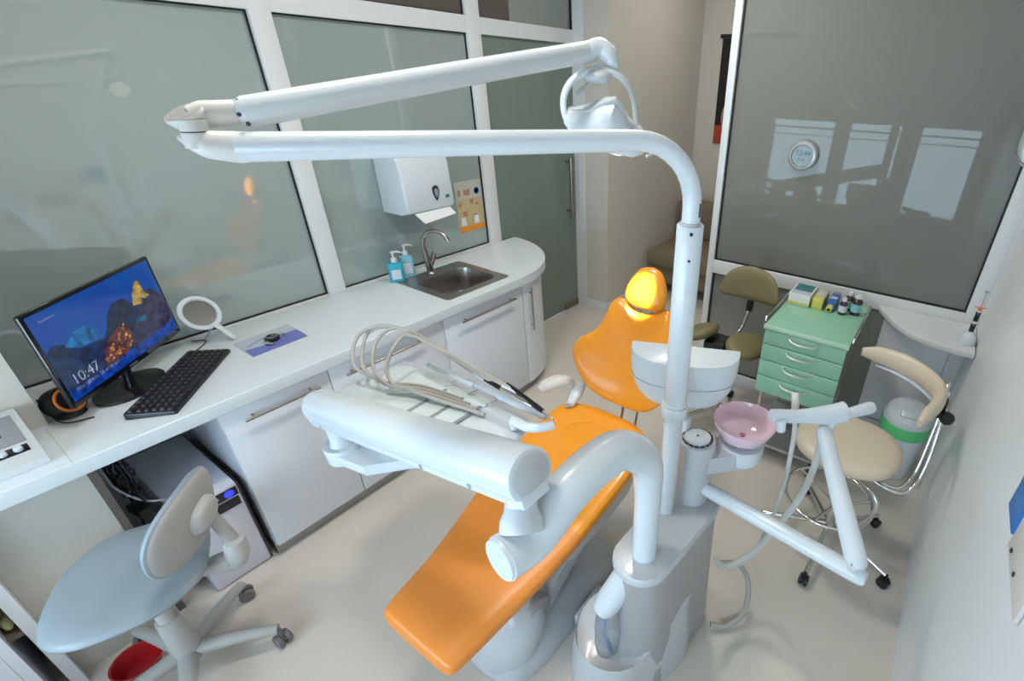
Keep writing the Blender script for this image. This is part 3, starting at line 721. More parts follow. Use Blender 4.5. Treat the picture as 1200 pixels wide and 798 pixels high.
# ------------------------------------------------------------------ under the desk
t = thing('sterilizer_unit', 'lilac white box-shaped unit with black control strips under the worktop', 'appliance', (-2.1, .25, 0))
xf = -1.945; yl, yr = .165, .358; hz = .43
g = G(); g.bx(-2.44, xf, yl, yr, .004, hz, bev=.012); obj('casing', g, 'pale_pc', t)
obj('black_edge', G().bx(-2.43, xf + .003, yr - .002, yr + .005, .01, hz - .004, bev=.002), 'blackgloss', t)
obj('control_strip', G().bx(xf - .001, xf + .003, yl + .02, yr - .008, hz - .052, hz - .014), 'blackgloss', t)
obj('drive_slot', G().bx(xf - .001, xf + .003, yl + .02, yr - .012, hz - .098, hz - .060), 'blackgloss', t)
obj('power_light', G().cyl((xf + .002, yr - .035, hz - .033), (xf + .005, yr - .035, hz - .033), .0155), 'blueled', t)
for yy in (.285, .262, .24): obj('button', G().cyl((xf + .002, yy, hz - .033), (xf + .006, yy, hz - .033), .005, seg=12), 'silver', t)
# cable tangle
tg = G()
for k in range(9):
    pts = []; c = Vector((-2.06, .118, .57))
    for j in range(8): pts.append(c + Vector((random.uniform(-.05, .05), random.uniform(-.025, .03), random.uniform(-.10, .10))))
    tg.tube(pts, .003, seg=6, sm=6)
tg.tube([(-2.14, .11, .54), (-2.13, .11, .4), (-2.12, .10, .25), (-2.15, .11, .006)], .004, seg=8, sm=6)
tg.tube([(-2.17, .10, .735), (-2.15, .11, .68), (-2.14, .11, .62)], .004, seg=8, sm=6)
o = obj('cable_bundle', tg, 'black'); tag(o, 'tangled bundle of black cables hanging under the worktop', 'cables'); o['kind'] = 'stuff'
tag(obj('white_cable', G().tube([(-2.08, .09, .735), (-2.06, .085, .64), (-2.04, .09, .56), (-2.03, .13, .48), (-2.04, .18, .436)], .0035, seg=8, sm=8), 'white'), 'white cable curving down from the tangled black cables', 'cable')
tag(obj('power_adapter', G().box((-2.07, .118, .43), (.08, .05, .035), rot=Matrix.Rotation(.2, 4, 'Z'), bev=.006), 'black'), 'black power adapter hanging in the cable tangle', 'adapter')

# ================================================================== DESK CHAIR
cc = Vector((-1.69, .012, 0))
t = thing('desk_chair', 'grey blue office chair with an oval backrest pushed near the desk', 'chair', cc)
bd = (Vector((-1.615, .175, 0)) - cc); bd.z = 0; bd.normalize(); bs = Vector((-bd.y, bd.x, 0))
CM = frameM(cc + Vector((-.022, .0, .462)), -bs, bd, (0, 0, 1))
oo = smooth_outline([(0, .19), (.12, .175), (.20, .10), (.225, 0), (.215, -.11), (.14, -.19), (0, -.215), (-.14, -.19), (-.215, -.11), (-.225, 0), (-.20, .10), (-.12, .175)], 4)
oo = [(x * .93, y * .92) for x, y in oo]
seat = obj('seat', G().pillow(oo, .03, .03, CM, (0, 0), curve=lambda x, y: -.10 * max(0, -y - .08) ** 1.2 + .35 * x * x * .5), 'chairgrey', t)
hub = cc + Vector((-.0, .0, 0))
g = G(); g.box(cc + Vector((0, 0, .415)), (.16, .16, .03), bev=.01); obj('seat_plate', g, 'shellgrey', t)
g = G(); g.lathe([(.036, .07), (.04, .10), (.034, .20), (.03, .27)], hub); g.lathe([(.022, .27), (.022, .415)], hub); obj('column', g, 'shellpale', t)
# back support bracket
b0 = cc + bd * .06 + Vector((0, 0, .415)); b1 = cc + bd * .22 + Vector((0, 0, .415)); b2 = cc + bd * .235 + Vector((0, 0, .49)); b3 = cc + bd * .205 + Vector((0, 0, .64))
g = G(); g.tube([b0, b0.lerp(b1, .6), b1, b2], [.022, .03, .045, .036], seg=16, sm=4, sq=(.8, 1)); obj('bracket', g, 'shellpale', t)
g = G(); g.tube([b2 - Vector((0, 0, .02)), b2.lerp(b3, .5), b3], [.020, .018, .018], seg=12, sm=3, sq=(.6, 1)); obj('back_post', g, 'shellgrey', t)
bc = Vector((-1.572, .160, .655)); bu = Vector((-.725, .686, 0)).normalized(); bn = Vector((0, 0, 1)).cross(bu)
if bn.dot(bd) < 0: bn = -bn
vv = Vector((0, 0, 1)) - bn * .02 + bn * .18
BM = frameM(bc, bu, vv, bn)
bo = [(.165 * math.copysign(abs(math.cos(a)) ** .8, math.cos(a)),   .117 * math.copysign(abs(math.sin(a)) ** .85, math.sin(a))) for a in [2 * PI * k / 44 for k in range(44)]]
cv = lambda x, y: -.9 * x * x
obj('backrest', G().pillow(bo, .012, .03, BM, (0, 0), curve=cv), 'chairgrey', t)
obj('back_shell', G().pillow([(x * .97, y * .965) for x, y in bo], .016, .001, BM @ Matrix.Translation((0, 0, .004)), (0, 0), curve=cv), 'shellgrey', t)
obj('back_mount', G().pillow([(x * .36, y * .42) for x, y in bo], .03, .001, BM @ Matrix.Translation((.02, -.01, .015)), (0, 0)), 'shellpale', t)
angs = [math.atan2(.18 - cc.y, -1.56 - cc.x)]
a0 = angs[0]
for k in range(5):
    a = a0 + 2 * PI * k / 5; dv_ = Vector((math.cos(a), math.sin(a), 0)); R_ = .25
    g = G(); g.tube([hub + Vector((0, 0, .10)) + dv_ * .02, hub + dv_ * .12 + Vector((0, 0, .097)), hub + dv_ * R_ + Vector((0, 0, .082))], [.030, .024, .018], seg=12, sm=3, sq=(.8, 1)); lg = obj('leg', g, 'shellgrey', t)
    c_ = hub + dv_ * (R_ + .0) + Vector((0, 0, .026)); sd = Vector((-dv_.y, dv_.x, 0)); sd = (sd * .7 + dv_ * .7).normalized()
    g = G(); g.cyl(c_ - sd * .024, c_ - sd * .006, .0255, seg=20, bev=.005); g.cyl(c_ + sd * .006, c_ + sd * .024, .0255, seg=20, bev=.005); g.cyl(c_ - sd * .01, c_ + sd * .01, .012, seg=12); g.cyl(c_ + Vector((0, 0, .01)), c_ + Vector((0, 0, .055)), .008, seg=10)
    obj('caster', g, 'caster', lg)

# ================================================================== DENTAL CHAIR
CX = -.92
t = thing('dental_chair', 'bright orange dental treatment chair with separate headrest on a pale grey base', 'dental chair', (CX, .85, 0))
def cushion(name, secs, m, nseg=36, sm=5):
    """secs: (y, ztop, half width, half thickness, centre x, dish)"""
    S = []
    for i in range(len(secs) - 1):
        p0 = secs[max(i - 1, 0)]; p1 = secs[i]; p2 = secs[i + 1]; p3 = secs[min(i + 2, len(secs) - 1)]
        for k in range(sm):
            u = k / sm
            S.append([0.5 * ((2 * b) + (-a + c) * u + (2 * a - 5 * b + 4 * c - d) * u * u + (-a + 3 * b - 3 * c + d) * u ** 3) for a, b, c, d in zip(p0, p1, p2, p3)])
    S.append(list(secs[-1]))
    rings = []
    for y, zt, hw, ht, cx, dish in S:
        r = []
        for k in range(nseg):
            a = 2 * PI * k / nseg; ca, sa = math.cos(a), math.sin(a)
            x = math.copysign(abs(ca) ** .42, ca) * hw; z = math.copysign(abs(sa) ** .6, sa) * ht
            r.append(Vector((cx + x, y, zt - ht + z + dish * (x / max(hw, .01)) ** 2)))
        rings.append(r)
    g = G(); g.loft(rings); return obj(name, g, m, t, angle=60)
cushion('leg_rest', [(.362, .372, .09, .012, CX, 0), (.366, .385, .135, .024, CX, 0), (.382, .396, .155, .032, CX, 0), (.44, .404, .166, .034, CX, 0), (.56, .418, .180, .035, CX, .0), (.70, .442, .203, .036, CX, .006), (.82, .468, .222, .036, CX, .012), (.862, .478, .226, .035, CX, .014)], 'orange2')
cushion('seat', [(.858, .477, .226, .035, CX, .014), (.90, .486, .229, .037, CX, .018), (1.0, .503, .235, .041, CX, .028), (1.10, .518, .238, .045, CX, .036), (1.20, .536, .236, .047, CX, .034), (1.28, .566, .222, .048, CX, .020), (1.33, .578, .18, .043, CX, .004), (1.358, .568, .10, .03, CX, 0), (1.364, .552, .03, .01, CX, 0)], 'orange')
bso = [(.125 * math.cos(2 * PI * k / 36), .085 * math.sin(2 * PI * k / 36)) for k in range(36)]
obj('seat_contour', G().pillow(bso, .009, .004, frameM((CX + .0, 1.20, .540), (1, 0, 0), (0, .97, .24), (0, -.24, .97)), (0, 0)), 'orange', t, angle=60)
# backrest: in its own tilted plane
bv = Vector((0, .41, .91)).normalized(); BK = frameM((CX + .022, 1.40, .630), (1, 0, 0), bv, Vector((0, -bv.z, bv.y))) @ Matrix.Scale(.90, 4)
half = [(0, -.035), (.08, -.032), (.16, -.005), (.225, .06), (.262, .13), (.268, .175), (.245, .225), (.205, .262), (.180, .305), (.168, .35), (.158, .405), (.136, .442), (.100, .448), (.058, .422), (0, .405)]
bo2 = smooth_outline(mirror_outline(half)[:], 3)
obj('backrest', G().pillow(bo2, .034, .03, BK, (0, .18), curve=lambda x, y: 1.15 * x * x), 'orange', t, angle=60)
obj('backrest_shell', G().pillow([(x * .9, .18 + (y - .18) * .9) for x, y in bo2], .0, .035, BK @ Matrix.Translation((0, 0, -.03)), (0, .18), curve=lambda x, y: 1.15 * x * x), 'ltgrey', t)
hc = BK @ Vector((.014, .508, .035)); HM = frameM(hc, (1, 0, 0), Vector((0, .30, .95)), Vector((0, -.95, .30))) @ Matrix.Diagonal((1.22, 1.03, 1.1, 1))
ho = smooth_outline([(0, .092), (.035, .080), (.058, .045), (.074, -.005), (.070, -.048), (.040, -.070), (0, -.074), (-.040, -.070), (-.070, -.048), (-.074, -.005), (-.058, .045), (-.035, .080)], 4)
hr = obj('headrest', G().pillow(ho, .034, .022, HM, (0, 0), curve=lambda x, y: 1.2 * x * x), 'orange', t, angle=60)
g = G(); 
for sx in (-.022, .022): g.tube([HM @ Vector((sx, -.02, -.02)), HM @ Vector((sx, -.08, -.012)), BK @ Vector((sx, .33, -.035))], .006, seg=10, sm=3)
obj('headrest_rod', g, 'steel_dk', hr)
for sx in (-.035, .035):
    g = G(); g.tube([(CX + .06 + sx, 1.42, .61), (CX + .06 + sx, 1.39, .50), (CX + .06 + sx, 1.31, .42)], .006, seg=10, sm=4); obj('back_support_rod', g, 'chrome', t)
# under-seat structure
g = G()
g.loft([[Vector((CX + x * w, y, z + v * h)) for x, v in ((-1, -.2), (-.8, -1), (.8, -1), (1, -.2), (1, .9), (-1, .9))] for y, z, w, h in ((.72, .375, .15, .03), (.84, .375, .200, .06), (1.0, .392, .215, .065), (1.17, .41, .212, .065), (1.28, .44, .19, .055), (1.32, .46, .15, .04))])
obj('seat_shell', g, 'ltgrey', t)
g = G()
g.prism([(.63, .11), (.69, .175), (1.10, .37), (1.26, .40), (1.28, .36), (1.15, .26), (.80, .055), (.67, .055)], -.08, .08, frameM((CX + .02, 0, 0), (0, 1, 0), (0, 0, 1), (1, 0, 0)), bev=.012); obj('lift_arm', g, 'grey', t)
g = G(); g.prism([(.65, .13), (.73, .205), (1.13, .39), (1.17, .36), (.79, .14), (.69, .09)], .09, .125, frameM((CX + .02, 0, 0), (0, 1, 0), (0, 0, 1), (1, 0, 0)), bev=.008); obj('lift_link', g, 'ltgrey', t)
bo3 = smooth_outline([(0, -.25), (.09, -.235), (.135, -.17), (.15, -.05), (.15, .10), (.14, .28), (.10, .36), (0, .38), (-.10, .36), (-.14, .28), (-.15, .10), (-.15, -.05), (-.135, -.17), (-.09, -.235)], 4)
def ring3(k, z, dy=0): return [Vector((CX + .04 + x * k * 1.12, .79 + dy + y * k * 1.05, z)) for x, y in bo3]
obj('base', G().loft([ring3(1.0, .002), ring3(1.0, .02), ring3(.97, .04), ring3(.80, .075, -.02), ring3(.62, .10, -.03), ring3(.5, .11, -.03)]), 'ltgrey', t)
g = G(); g.tube([(CX + .03, .62, .02), (CX + .045, .65, .11), (CX + .055, .70, .19), (CX + .055, .78, .215)], [.13, .14, .125, .07], seg=24, sm=4, sq=(1, .8)); obj('base_hood', g, 'ltgrey', t)
g = G(); g.cyl((CX - .09, .71, .20), (CX + .16, .71, .20), .058, bev=.01); obj('pivot_cover', g, 'grey', t)
# left arm rest, swung beside the seat
ar = at(640, 452, z=.64); ar2 = at(667, 447, z=.64); ab = at(660, 486, z=.50)
g = G(); g.tube([ar + Vector((-.01, -.03, -.01)), ar, ar.lerp(ar2, .5) + Vector((0, 0, .012)), ar2, ar2 + Vector((.012, -.02, -.02))], [.018, .033, .035, .030, .018], seg=16, sm=5, sq=(.7, 1)); am = obj('armrest', g, 'offwhite', t)
p1 = at(682, 450, z=.62); p0 = at(668, 474, z=.59)
g = G(); g.tube([p0, p0.lerp(p1, .5), p1], [.018, .027, .020], seg=14, sm=3, sq=(.7, 1)); obj('armrest_hinge', g, 'white', am)
g = G(); g.tube([p0, ab, Vector((CX - .21, 1.27, .45)), Vector((CX - .12, 1.22, .41))], [.018, .018, .018, .018], seg=12, sm=3, sq=(.5, 1)); obj('armrest_bracket', g, 'silver', am)

# ================================================================== DENTAL UNIT (column beside the chair)
t = thing('dental_unit', 'tall grey and white dental unit column with pole and pink spittoon bowl', 'dental unit', (-.43, .95, 0))
def stad(c0, r0, c1, r1, n=14):
    c0, c1 = Vector(c0), Vector(c1); d = (c1 - c0).normalized(); a0 = math.atan2(d.y, d.x); o = []
    for k in range(n + 1):
        a = a0 + PI / 2 + PI * k / n; o.append((c0.x + r0 * math.cos(a), c0.y + r0 * math.sin(a)))
    for k in range(n + 1):
        a = a0 - PI / 2 + PI * k / n; o.append((c1.x + r1 * math.cos(a), c1.y + r1 * math.sin(a)))
    return o
lay = []
for z, x0, y0, r0, x1, y1, r1 in ((.012, -.475, .85, .125, -.42, 1.10, .10), (.14, -.468, .86, .115, -.42, 1.09, .098), (.35, -.445, .85, .09, -.415, 1.075, .09), (.58, -.428, .82, .074, -.41, 1.06, .084), (.612, -.426, .815, .076, -.41, 1.06, .084)):
    lay.append([Vector((p[0], p[1], z)) for p in stad((x0, y0), r0, (x1, y1), r1)])
obj('housing', G().loft(lay), 'grey', t)
tp = [[Vector((p[0], p[1], z)) for p in stad((-.428, .795), .078 + e, (-.41, 1.062), .086 + e)] for z, e in ((.612, .0), (.617, .005), (.632, .005), (.639, .0), (.640, -.012))]
obj('top_plate', G().loft(tp), 'ltgrey', t)
sk = []
for z, k in ((.003, 1.0), (.12, .98), (.22, .92)):
    sk.append([Vector((-.48 + (p[0] + .48) * k, .86 + (p[1] - .86) * k, z)) for p in stad((-.515, .785), .14, (-.445, .95), .125)])
top = [v.copy() for v in sk[-1]]
for v in top: v.z = .275 - .10 * max(0, min(1, (.95 - v.y) / .30)) + (.05 if v.x > -.38 else 0)
sk.append(top)
top2 = [Vector((-.45 + (v.x + .45) * .62, .90 + (v.y - .90) * .62, v.z + .012)) for v in top]
sk.append(top2)
obj('base_cover', G().loft(sk), 'ltgrey', t)
# step between unit and chair base
obj('connecting_plate', G().box((-.66, .89, .05), (.09, .15, .095), bev=.01), 'white', t)
# bottle dome and bottle
g = G(); q0 = Q(-.345, .70, .495); q1 = Q(-.40, .635, .335); g.tube([q0, q0.lerp(q1, .35), q0.lerp(q1, .8), q1], [.036, .042, .041, .035], seg=20, sm=4); obj('bottle_holder', g, 'white', t)
bq = Vector((-.514, .752, 0))
g = G(); g.lathe([(.0, .16), (.034, .16), (.041, .17), (.041, .182), (.0385, .192), (.041, .205), (.041, .30), (.037, .335), (.026, .37), (.023, .385)], bq); wb = obj('water_bottle', g, 'clear', t)
g = G(); g.tube([bq + Vector((0, 0, .38)), bq + Vector((-.006, -.004, .30)), bq + Vector((.006, -.004, .23)), bq + Vector((.01, 0, .18))], .004, seg=8, sm=4); g.tube([bq + Vector((.016 * math.cos(a), .016 * math.sin(a), .182)) for a in [k * .5 for k in range(8)]], .004, seg=8, sm=2); obj('blue_tube', g, 'blueplastic', wb)
# pole
PO = Vector((-.454, .975, 0))
g = G(); g.cyl(PO + Vector((0, 0, .640)), PO + Vector((0, 0, 1.05)), .0245, .0245, bev=.002); g.cyl(PO + Vector((0, 0, 1.036)), PO + Vector((0, 0, 1.046)), .033, bev=.002)
obj('lower_pole', g, 'white', t)
g = G(); g.cyl(PO + Vector((0, 0, 1.044)), PO + Vector((-.0, 0, 1.52)), .0302, .0302, seg=36, bev=.003)
up = obj('pole_sleeve', g, 'white', t)
for px_, py_, r_ in ((799, 282, .0042), (797, 314, .0032)):
    p = at(px_, py_, x=PO.x + .02); v = (EYE - PO); v.z = 0; v.normalize()
    sdv = Vector((-v.y, v.x, 0)); vv_ = (v * .98 + sdv * .12).normalized(); q = PO + Vector((0, 0, p.z)) + vv_ * .0299
    g = G(); g.cyl(q, q + vv_ * .0015, r_, seg=14); obj('screw_hole', g, 'black', up)
# instrument box on the pole (half round)
bxl = at(741, 399, z=1.103); bxr = at(868, 412, z=1.103)
uu = (bxr - bxl); uw = uu.length; uu.normalize(); nn = Vector((uu.y, -uu.x, 0))
if nn.dot(EYE - bxl) < 0: nn = -nn
cb = (bxl + bxr) / 2; cb.z = 0
def half_disc(k, depth, n=28, sh=0):
    o = []
    for i in range(n + 1):
        a = PI * i / n; x = math.cos(a); y = math.sin(a)
        o.append(cb + uu * (math.copysign(abs(x) ** .75, x) * uw / 2 * k) + nn * (abs(y) ** .8 * depth * k + sh))
    return o
ringsb = []
for z, k in ((.925, .40), (.929, .60), (.940, .74), (.962, .86), (.995, .945), (1.03, .985), (1.06, 1.0), (1.096, 1.0), (1.102, .995), (1.103, .985)):
    ringsb.append([Vector((p.x, p.y, z)) for p in half_disc(k, .118)])
obj('instrument_box', G().loft(ringsb), 'white', t)
gk = G(); gk.tube([Vector((p.x, p.y, 1.022)) for p in half_disc(.980, .1185)[2:-2]], .0012, seg=6); obj('box_seam', gk, 'greydisp', t)
obj('box_bracket', G().cyl(PO + Vector((0, 0, 1.0)), PO + Vector((0, 0, 1.035)), .036, bev=.003), 'white', t)
# spittoon column
SC_ = Vector((-.417, 1.075, 0)); ZC = .872
g = G(); g.lathe([(.054, .640), (.055, .648), (.055, ZC - .055), (.057, ZC - .04), (.057, ZC - .016), (.054, ZC - .008), (.047, ZC - .005), (.045, ZC - .008), (.035, ZC - .002), (0, ZC)], SC_, seg=44); sc2 = obj('spittoon_column', g, 'ltgrey', t)
g = G(); g.lathe([(.0, .0), (.036, .0), (.039, .003), (.038, .007), (0, .009)], SC_ + Vector((0, 0, ZC - .005)), seg=36); obj('filter_cap', g, 'white', sc2)
for k in range(16):
    a = 2 * PI * k / 16
    if k in (5, 6, 9): continue
    g = G(); g.box(SC_ + Vector((.0435 * math.cos(a), .0435 * math.sin(a), ZC - .003)), (.004, .013, .003), rot=Matrix.Rotation(a, 3, 'Z').to_4x4()); obj('slot', g, 'darkmark', sc2)
g = G(); g.cyl(SC_ + Vector((0, 0, ZC + .003)), SC_ + Vector((0, 0, ZC + .0055)), .0035, seg=12)
obj('cap_dimple', g, 'darkmark', sc2)
obj('column_fin', G().box(SC_ + Vector((-.046, .016, ZC - .105)), (.016, .034, .28), bev=.004), 'white', sc2)
BWc = Vector((-.317, 1.185, 0))
g = G(); g.prism(stad((SC_.x, SC_.y), .050, (BWc.x, BWc.y), .058), .765, .825, bev=.01); obj('bowl_arm', g, 'ltgrey', sc2)
g = G(); g.lathe([(.0, .765), (.052, .765), (.067, .777), (.070, .812), (.070, .832), (.058, .833), (0, .833)], BWc, seg=40); obj('bowl_socket', g, 'white', t)
g = G(); g.lathe([(.0, .838), (.052, .842), (.077, .862), (.092, .900), (.094, .909), (.0905, .909), (.075, .868), (.05, .852), (.0, .850)], BWc, seg=44); bw = obj('spittoon_bowl', g, 'pinkglass', t)
g = G(); g.lathe([(.0, .8505), (.009, .8505), (.009, .853), (0, .854)], BWc); obj('drain', g, 'pink', bw)
# grey hose behind the unit
tag(obj('supply_hose', G().tube([(-.335, 1.21, .22), (-.27, 1.27, .19), (-.22, 1.27, .12), (-.20, 1.20, .05), (-.24, 1.13, .02), (-.29, 1.10, .03)], .010, seg=10, sm=8), 'hose'), 'looping grey hose on the floor behind the dental unit column', 'hose')

# ------------------------------------------------------------------ lamp arm
J1 = Vector((-.986, .309, 1.690))
t = thing('operating_lamp', 'white dental operating lamp on a long folding overhead arm', 'lamp', PO + Vector((0, 0, 1.52)))
top_z = 1.694
d_arm = (J1 - Vector((PO.x, PO.y, top_z))); d_arm.normalize()
pA = Vector((PO.x, PO.y, 1.51)); 
corner = Vector((PO.x, PO.y, top_z)); pts = [pA, pA + Vector((0, 0, .03))]; rb = .135
for k in range(9):
    a = PI / 2 * k / 8
    pts.append(corner - Vector((0, 0, rb)) * (1 - math.sin(a)) + d_arm * rb * (1 - math.cos(a)))
end1 = J1 - d_arm * .060
pts += [corner + d_arm * (rb + (.82 - rb) * u) for u in (.15, .4, .7)]
pts.append(end1)
n_ = len(pts); rads = [.0210] * 11 + [.0222, .0228, .0234, .024]
obj('swing_arm', G().tube(pts, rads[:n_], seg=24, sq=(1, .92)), 'white', t)
obj('bearing_ring', G().cyl(PO + Vector((0, 0, 1.518)), PO + Vector((0, 0, 1.524)), .0242), 'ltgrey', t)
g = G(); mk = PO + Vector((0, 0, 1.335)); v = Vector((.9, -.1, 0)).normalized(); 
g = G(); g.box(PO + v * .0208 + Vector((0, 0, 1.553)), (.0012, .007, .03), bev=.0003); obj('warning_mark', g, 'darkmark', t)
# elbow joint at the far left end: nose of lower arm, pin, upper knuckle
left = -d_arm * -1
g = G(); g.tube([end1 - d_arm * .01, end1 + d_arm * .004, at(243, 169.5, d=.742), at(225, 166, d=.735), at(208, 160.5, d=.728)], [.0225, .0236, .0205, .0130, .0030], seg=24, sm=4, sq=(1, .9)); k1 = obj('arm_nose', g, 'offwhite', t)
pin0 = at(232, 163, d=.737); up_ = Vector((0, 0, 1)); ph_ = (at(232, 141, d=.737) - pin0).length; pin1 = pin0 + up_ * ph_
g = G(); g.cyl(pin0 - up_ * .012, pin0 + up_ * .010, .0185, seg=30); g.cyl(pin0 + up_ * .0118, pin1 - up_ * .002, .0182, seg=30); obj('elbow_pin', g, 'offwhite', t)
obj('elbow_seam', G().cyl(pin0 + up_ * .0098, pin0 + up_ * .0120, .0178, seg=30), 'darkmark', t)
E0 = at(285, 132, d=0.7668); E1 = at(693, 60, d=1.1502); dE = (E1 - E0).normalized()
capc = at(220, 137, d=.733); capn = Vector((.095, -.427, .91)).normalized()
g = G(); g.lathe([(.0, -.020), (.012, -.018), (.024, -.006), (.0285, .004), (.0275, .008), (.026, .008)], capc, capn, seg=36); g.ell(capc - capn * .010, (.022, .022, .014)); kn_ = obj('knuckle_cap', g, 'offwhite', t)
obj('knuckle_face', G().lathe([(.0, .0075), (.0262, .0075), (.0262, .0088), (.0, .0088)], capc, capn, seg=36), 'grey', kn_)
g = G(); g.tube([at(224, 138, d=.735), at(240, 134, d=.744), at(262, 133, d=.755), E0 + dE * .03], [.016, .0195, .0192, .016], seg=20, sm=3, sq=(1, .82)); obj('knuckle', g, 'offwhite', t)
g = G(); g.tube([E0 - dE * .012, E0 - dE * .006, E0 + dE * .006, E0.lerp(E1, .5), E1 - dE * .01, E1 + dE * .01], [.009, .0188, .0234, .0234, .0234, .0194], seg=24, sq=(1, .9)); ua = obj('upper_arm', g, 'white', t)
for (a_, b_, dd_) in ((280, 134, .578), (291, 145, .586), (279, 118, .59)):
    p = at(a_, b_, d=dd_ * SV); g = G(); g.ell(p, (.0034, .0034, .0034), seg=12, rn=8); obj('arm_bolt', g, 'darkmark', ua)
# head end: curved drop piece
H0 = at(716, 66, d=1.1566); H1 = at(716, 80, d=1.1630)
g = G(); g.tube([E1 - dE * .015, at(702, 56, d=1.1502), at(713, 64, d=1.1566), at(719, 76, d=1.1630), at(719, 80, d=1.1630)], [.0211, .0222, .0217, .0148, .0091], seg=20, sm=4); obj('drop_elbow', g, 'white', t)
hubp = at(700, 90, d=1.1694)
g = G(); g.tube([at(706, 76, d=1.1655), at(703, 84, d=1.1681)], [.0103, .0091], seg=16); g.ell(hubp, (.036, .028, .017)); obj('yoke_hub', g, 'ltgrey', t)
obj('brake_lever', G().tube([at(690, 98, d=1.1566), at(681, 105, d=1.1502), at(675, 110, d=1.1502)], [.0034, .0051, .004], seg=8), 'silver', t)
# yoke: inverted U
yp = [(668, 150, .93), (661, 132, .925), (661, 112, .92), (670, 95, .915), (686, 85, .912), (705, 82, .912), (722, 86, .915), (735, 99, .93), (742, 118, .945), (745, 138, .955), (746, 150, .96)]
g = G(); g.tube([at(a_, b_, d=c_ * SV) for a_, b_, c_ in yp], [.0068, .0086, .0103, .0114, .0125, .0125, .0114, .0103, .0091, .0086, .0068], seg=16, sm=4, sq=(1, .65)); obj('yoke', g, 'white', t)
# lamp head: whale-like shell
lc = at(709, 152, d=1.214)
lu = (at(765, 180, d=1.24) - at(662, 142, d=1.19)).normalized()     # long axis
aim = (hc - lc).normalized()
aim = (aim - lu * aim.dot(lu)).normalized(); lw = lu.cross(aim)
LM = frameM(lc, lu, lw, -aim) @ Matrix.Scale(1.14, 4)
def lring(x, w, h0, h1, n=28):
    r = []
    for k in range(n):
        a = 2 * PI * k / n; y = math.cos(a) * w; s_ = math.sin(a)
        z = s_ * h1 if s_ > 0 else s_ * h0
        r.append(LM @ Vector((x, y, z)))
    return r
prof = [(-.092, .006, .004, .004), (-.088, .022, .010, .012), (-.070, .038, .016, .016), (-.045, .050, .020, .032), (-.020, .055, .022, .066), (.0, .055, .022, .080), (.020, .055, .022, .064), (.046, .050, .020, .030), (.072, .046, .016, .022), (.092, .030, .010, .012), (.100, .008, .004, .004)]
lh = obj('lamp_head', G().loft([lring(*p) for p in prof]), 'white', t)
g = G(); g.tube([LM @ Vector((x, 0, h + .001)) for x, h in ((-.080, .018), (-.045, .0325), (-.020, .0665), (.0, .0805), (.020, .0645), (.046, .0305), (.08, .018))], [.001, .004, .006, .006, .005, .004, .001], seg=10, sm=3); obj('shell_ridge', g, 'ltgrey', lh)
g = G(); g.prism(rrect(.13, .07, .03, 6), -.0245, -.0215, LM); obj('lens', g, 'lens', lh)
g = G(); g.tube([LM @ Vector(v) for v in ((.06, .045, -.012), (.09, .055, -.02), (.112, .030, -.02), (.118, 0, -.018), (.105, -.02, -.01))], .004, seg=10, sm=4); obj('handle', g, 'white', lh)
sd = bpy.data.lights.new('operating_lamp_light', 'SPOT'); sd.energy = 420; sd.spot_size = math.radians(9.5); sd.spot_blend = .35; sd.shadow_soft_size = .02; sd.color = (1, .95, .86)
so = bpy.data.objects.new('operating_lamp_light', sd); col.objects.link(so)
src = LM @ Vector((0, 0, -.03)); tgt = HM @ Vector((-.008, -.008, .03)); so.location = src; so.rotation_euler = (tgt - src).to_track_quat('-Z', 'Y').to_euler()

# ------------------------------------------------------------------ delivery arm and instrument console
t = thing('instrument_console', 'white swing arm console with instrument tray reaching over the orange chair', 'dental console', (-.427, .803, .640))
A0 = Vector((-.427, .803, .640)); AE = at(588, 655, d=.907)
g = G(); zA_ = AE.z
ptsA = [A0, A0 + Vector((0, 0, .12)), A0 + Vector((0, 0, .24)), Q(-.328, .683, .838), Q(-.340, .635, .898), Q(-.352, .575, .925), AE.lerp(Q(-.352, .575, .925), .60) + Vector((0, 0, .012)), AE.lerp(Q(-.352, .575, .925), .26), AE]
ptsA[-2].z = AE.z - .004
g.tube(ptsA, [.034, .034, .035, .041, .046, .048, .0475, .0455, .0450], seg=28, sm=5); obj('swing_arm', g, 'white', t)
dA = (AE - ptsA[-2]).normalized()
g = G(); g.cyl(AE - dA * .002, AE + dA * .007, .044, .0415, seg=32); obj('arm_cap', g, 'white', t)
BR = at(622, 557, d=.895); BL_ = at(372, 474, d=1.482)
jb = AE - dA * .05 + Vector((0, 0, .034)); jt = BR.lerp(BL_, .035) - Vector((0, 0, .05))
g = G(); g.lathe([(.043, 0), (.041, .023), (.033, .04), (.031, .057)], jb, (jt - jb)); g.cyl(jb + (jt - jb) * .5, jt + Vector((0, 0, .02)), .030); obj('shoulder_joint', g, 'white', t)
dB = (BL_ - BR).normalized(); 
ux = Vector((0, 0, 1)); ux = (ux - dB * ux.dot(dB)).normalized(); sdB = dB.cross(ux)
def brng(p, r, k=1.0, n=32):
    o = []
    for i in range(n):
        a = 2 * PI * i / n; y = math.cos(a) * r; z = math.sin(a) * r
        if z < -.55 * r: z = -.55 * r - (abs(z) - .55 * r) * .3
        o.append(p + sdB * y * k + ux * z * k)
    return o
g = G(); g.loft([brng(BR - dB * .003, .046), brng(BR, .052), brng(BR + dB * .007, .0536), brng(BR.lerp(BL_, .5), .0525), brng(BL_ - dB * .034, .0515), brng(BL_ - dB * .006, .046), brng(BL_ + dB * .014, .032), brng(BL_ + dB * .02, .014)]); bt_ = obj('balance_arm', g, 'white', t)
g = G(); g.loft([brng(BR - dB * .0062, .041), brng(BR - dB * .0028, .0456)]); obj('end_cap', g, 'ltgrey', bt_)
g = G(); 
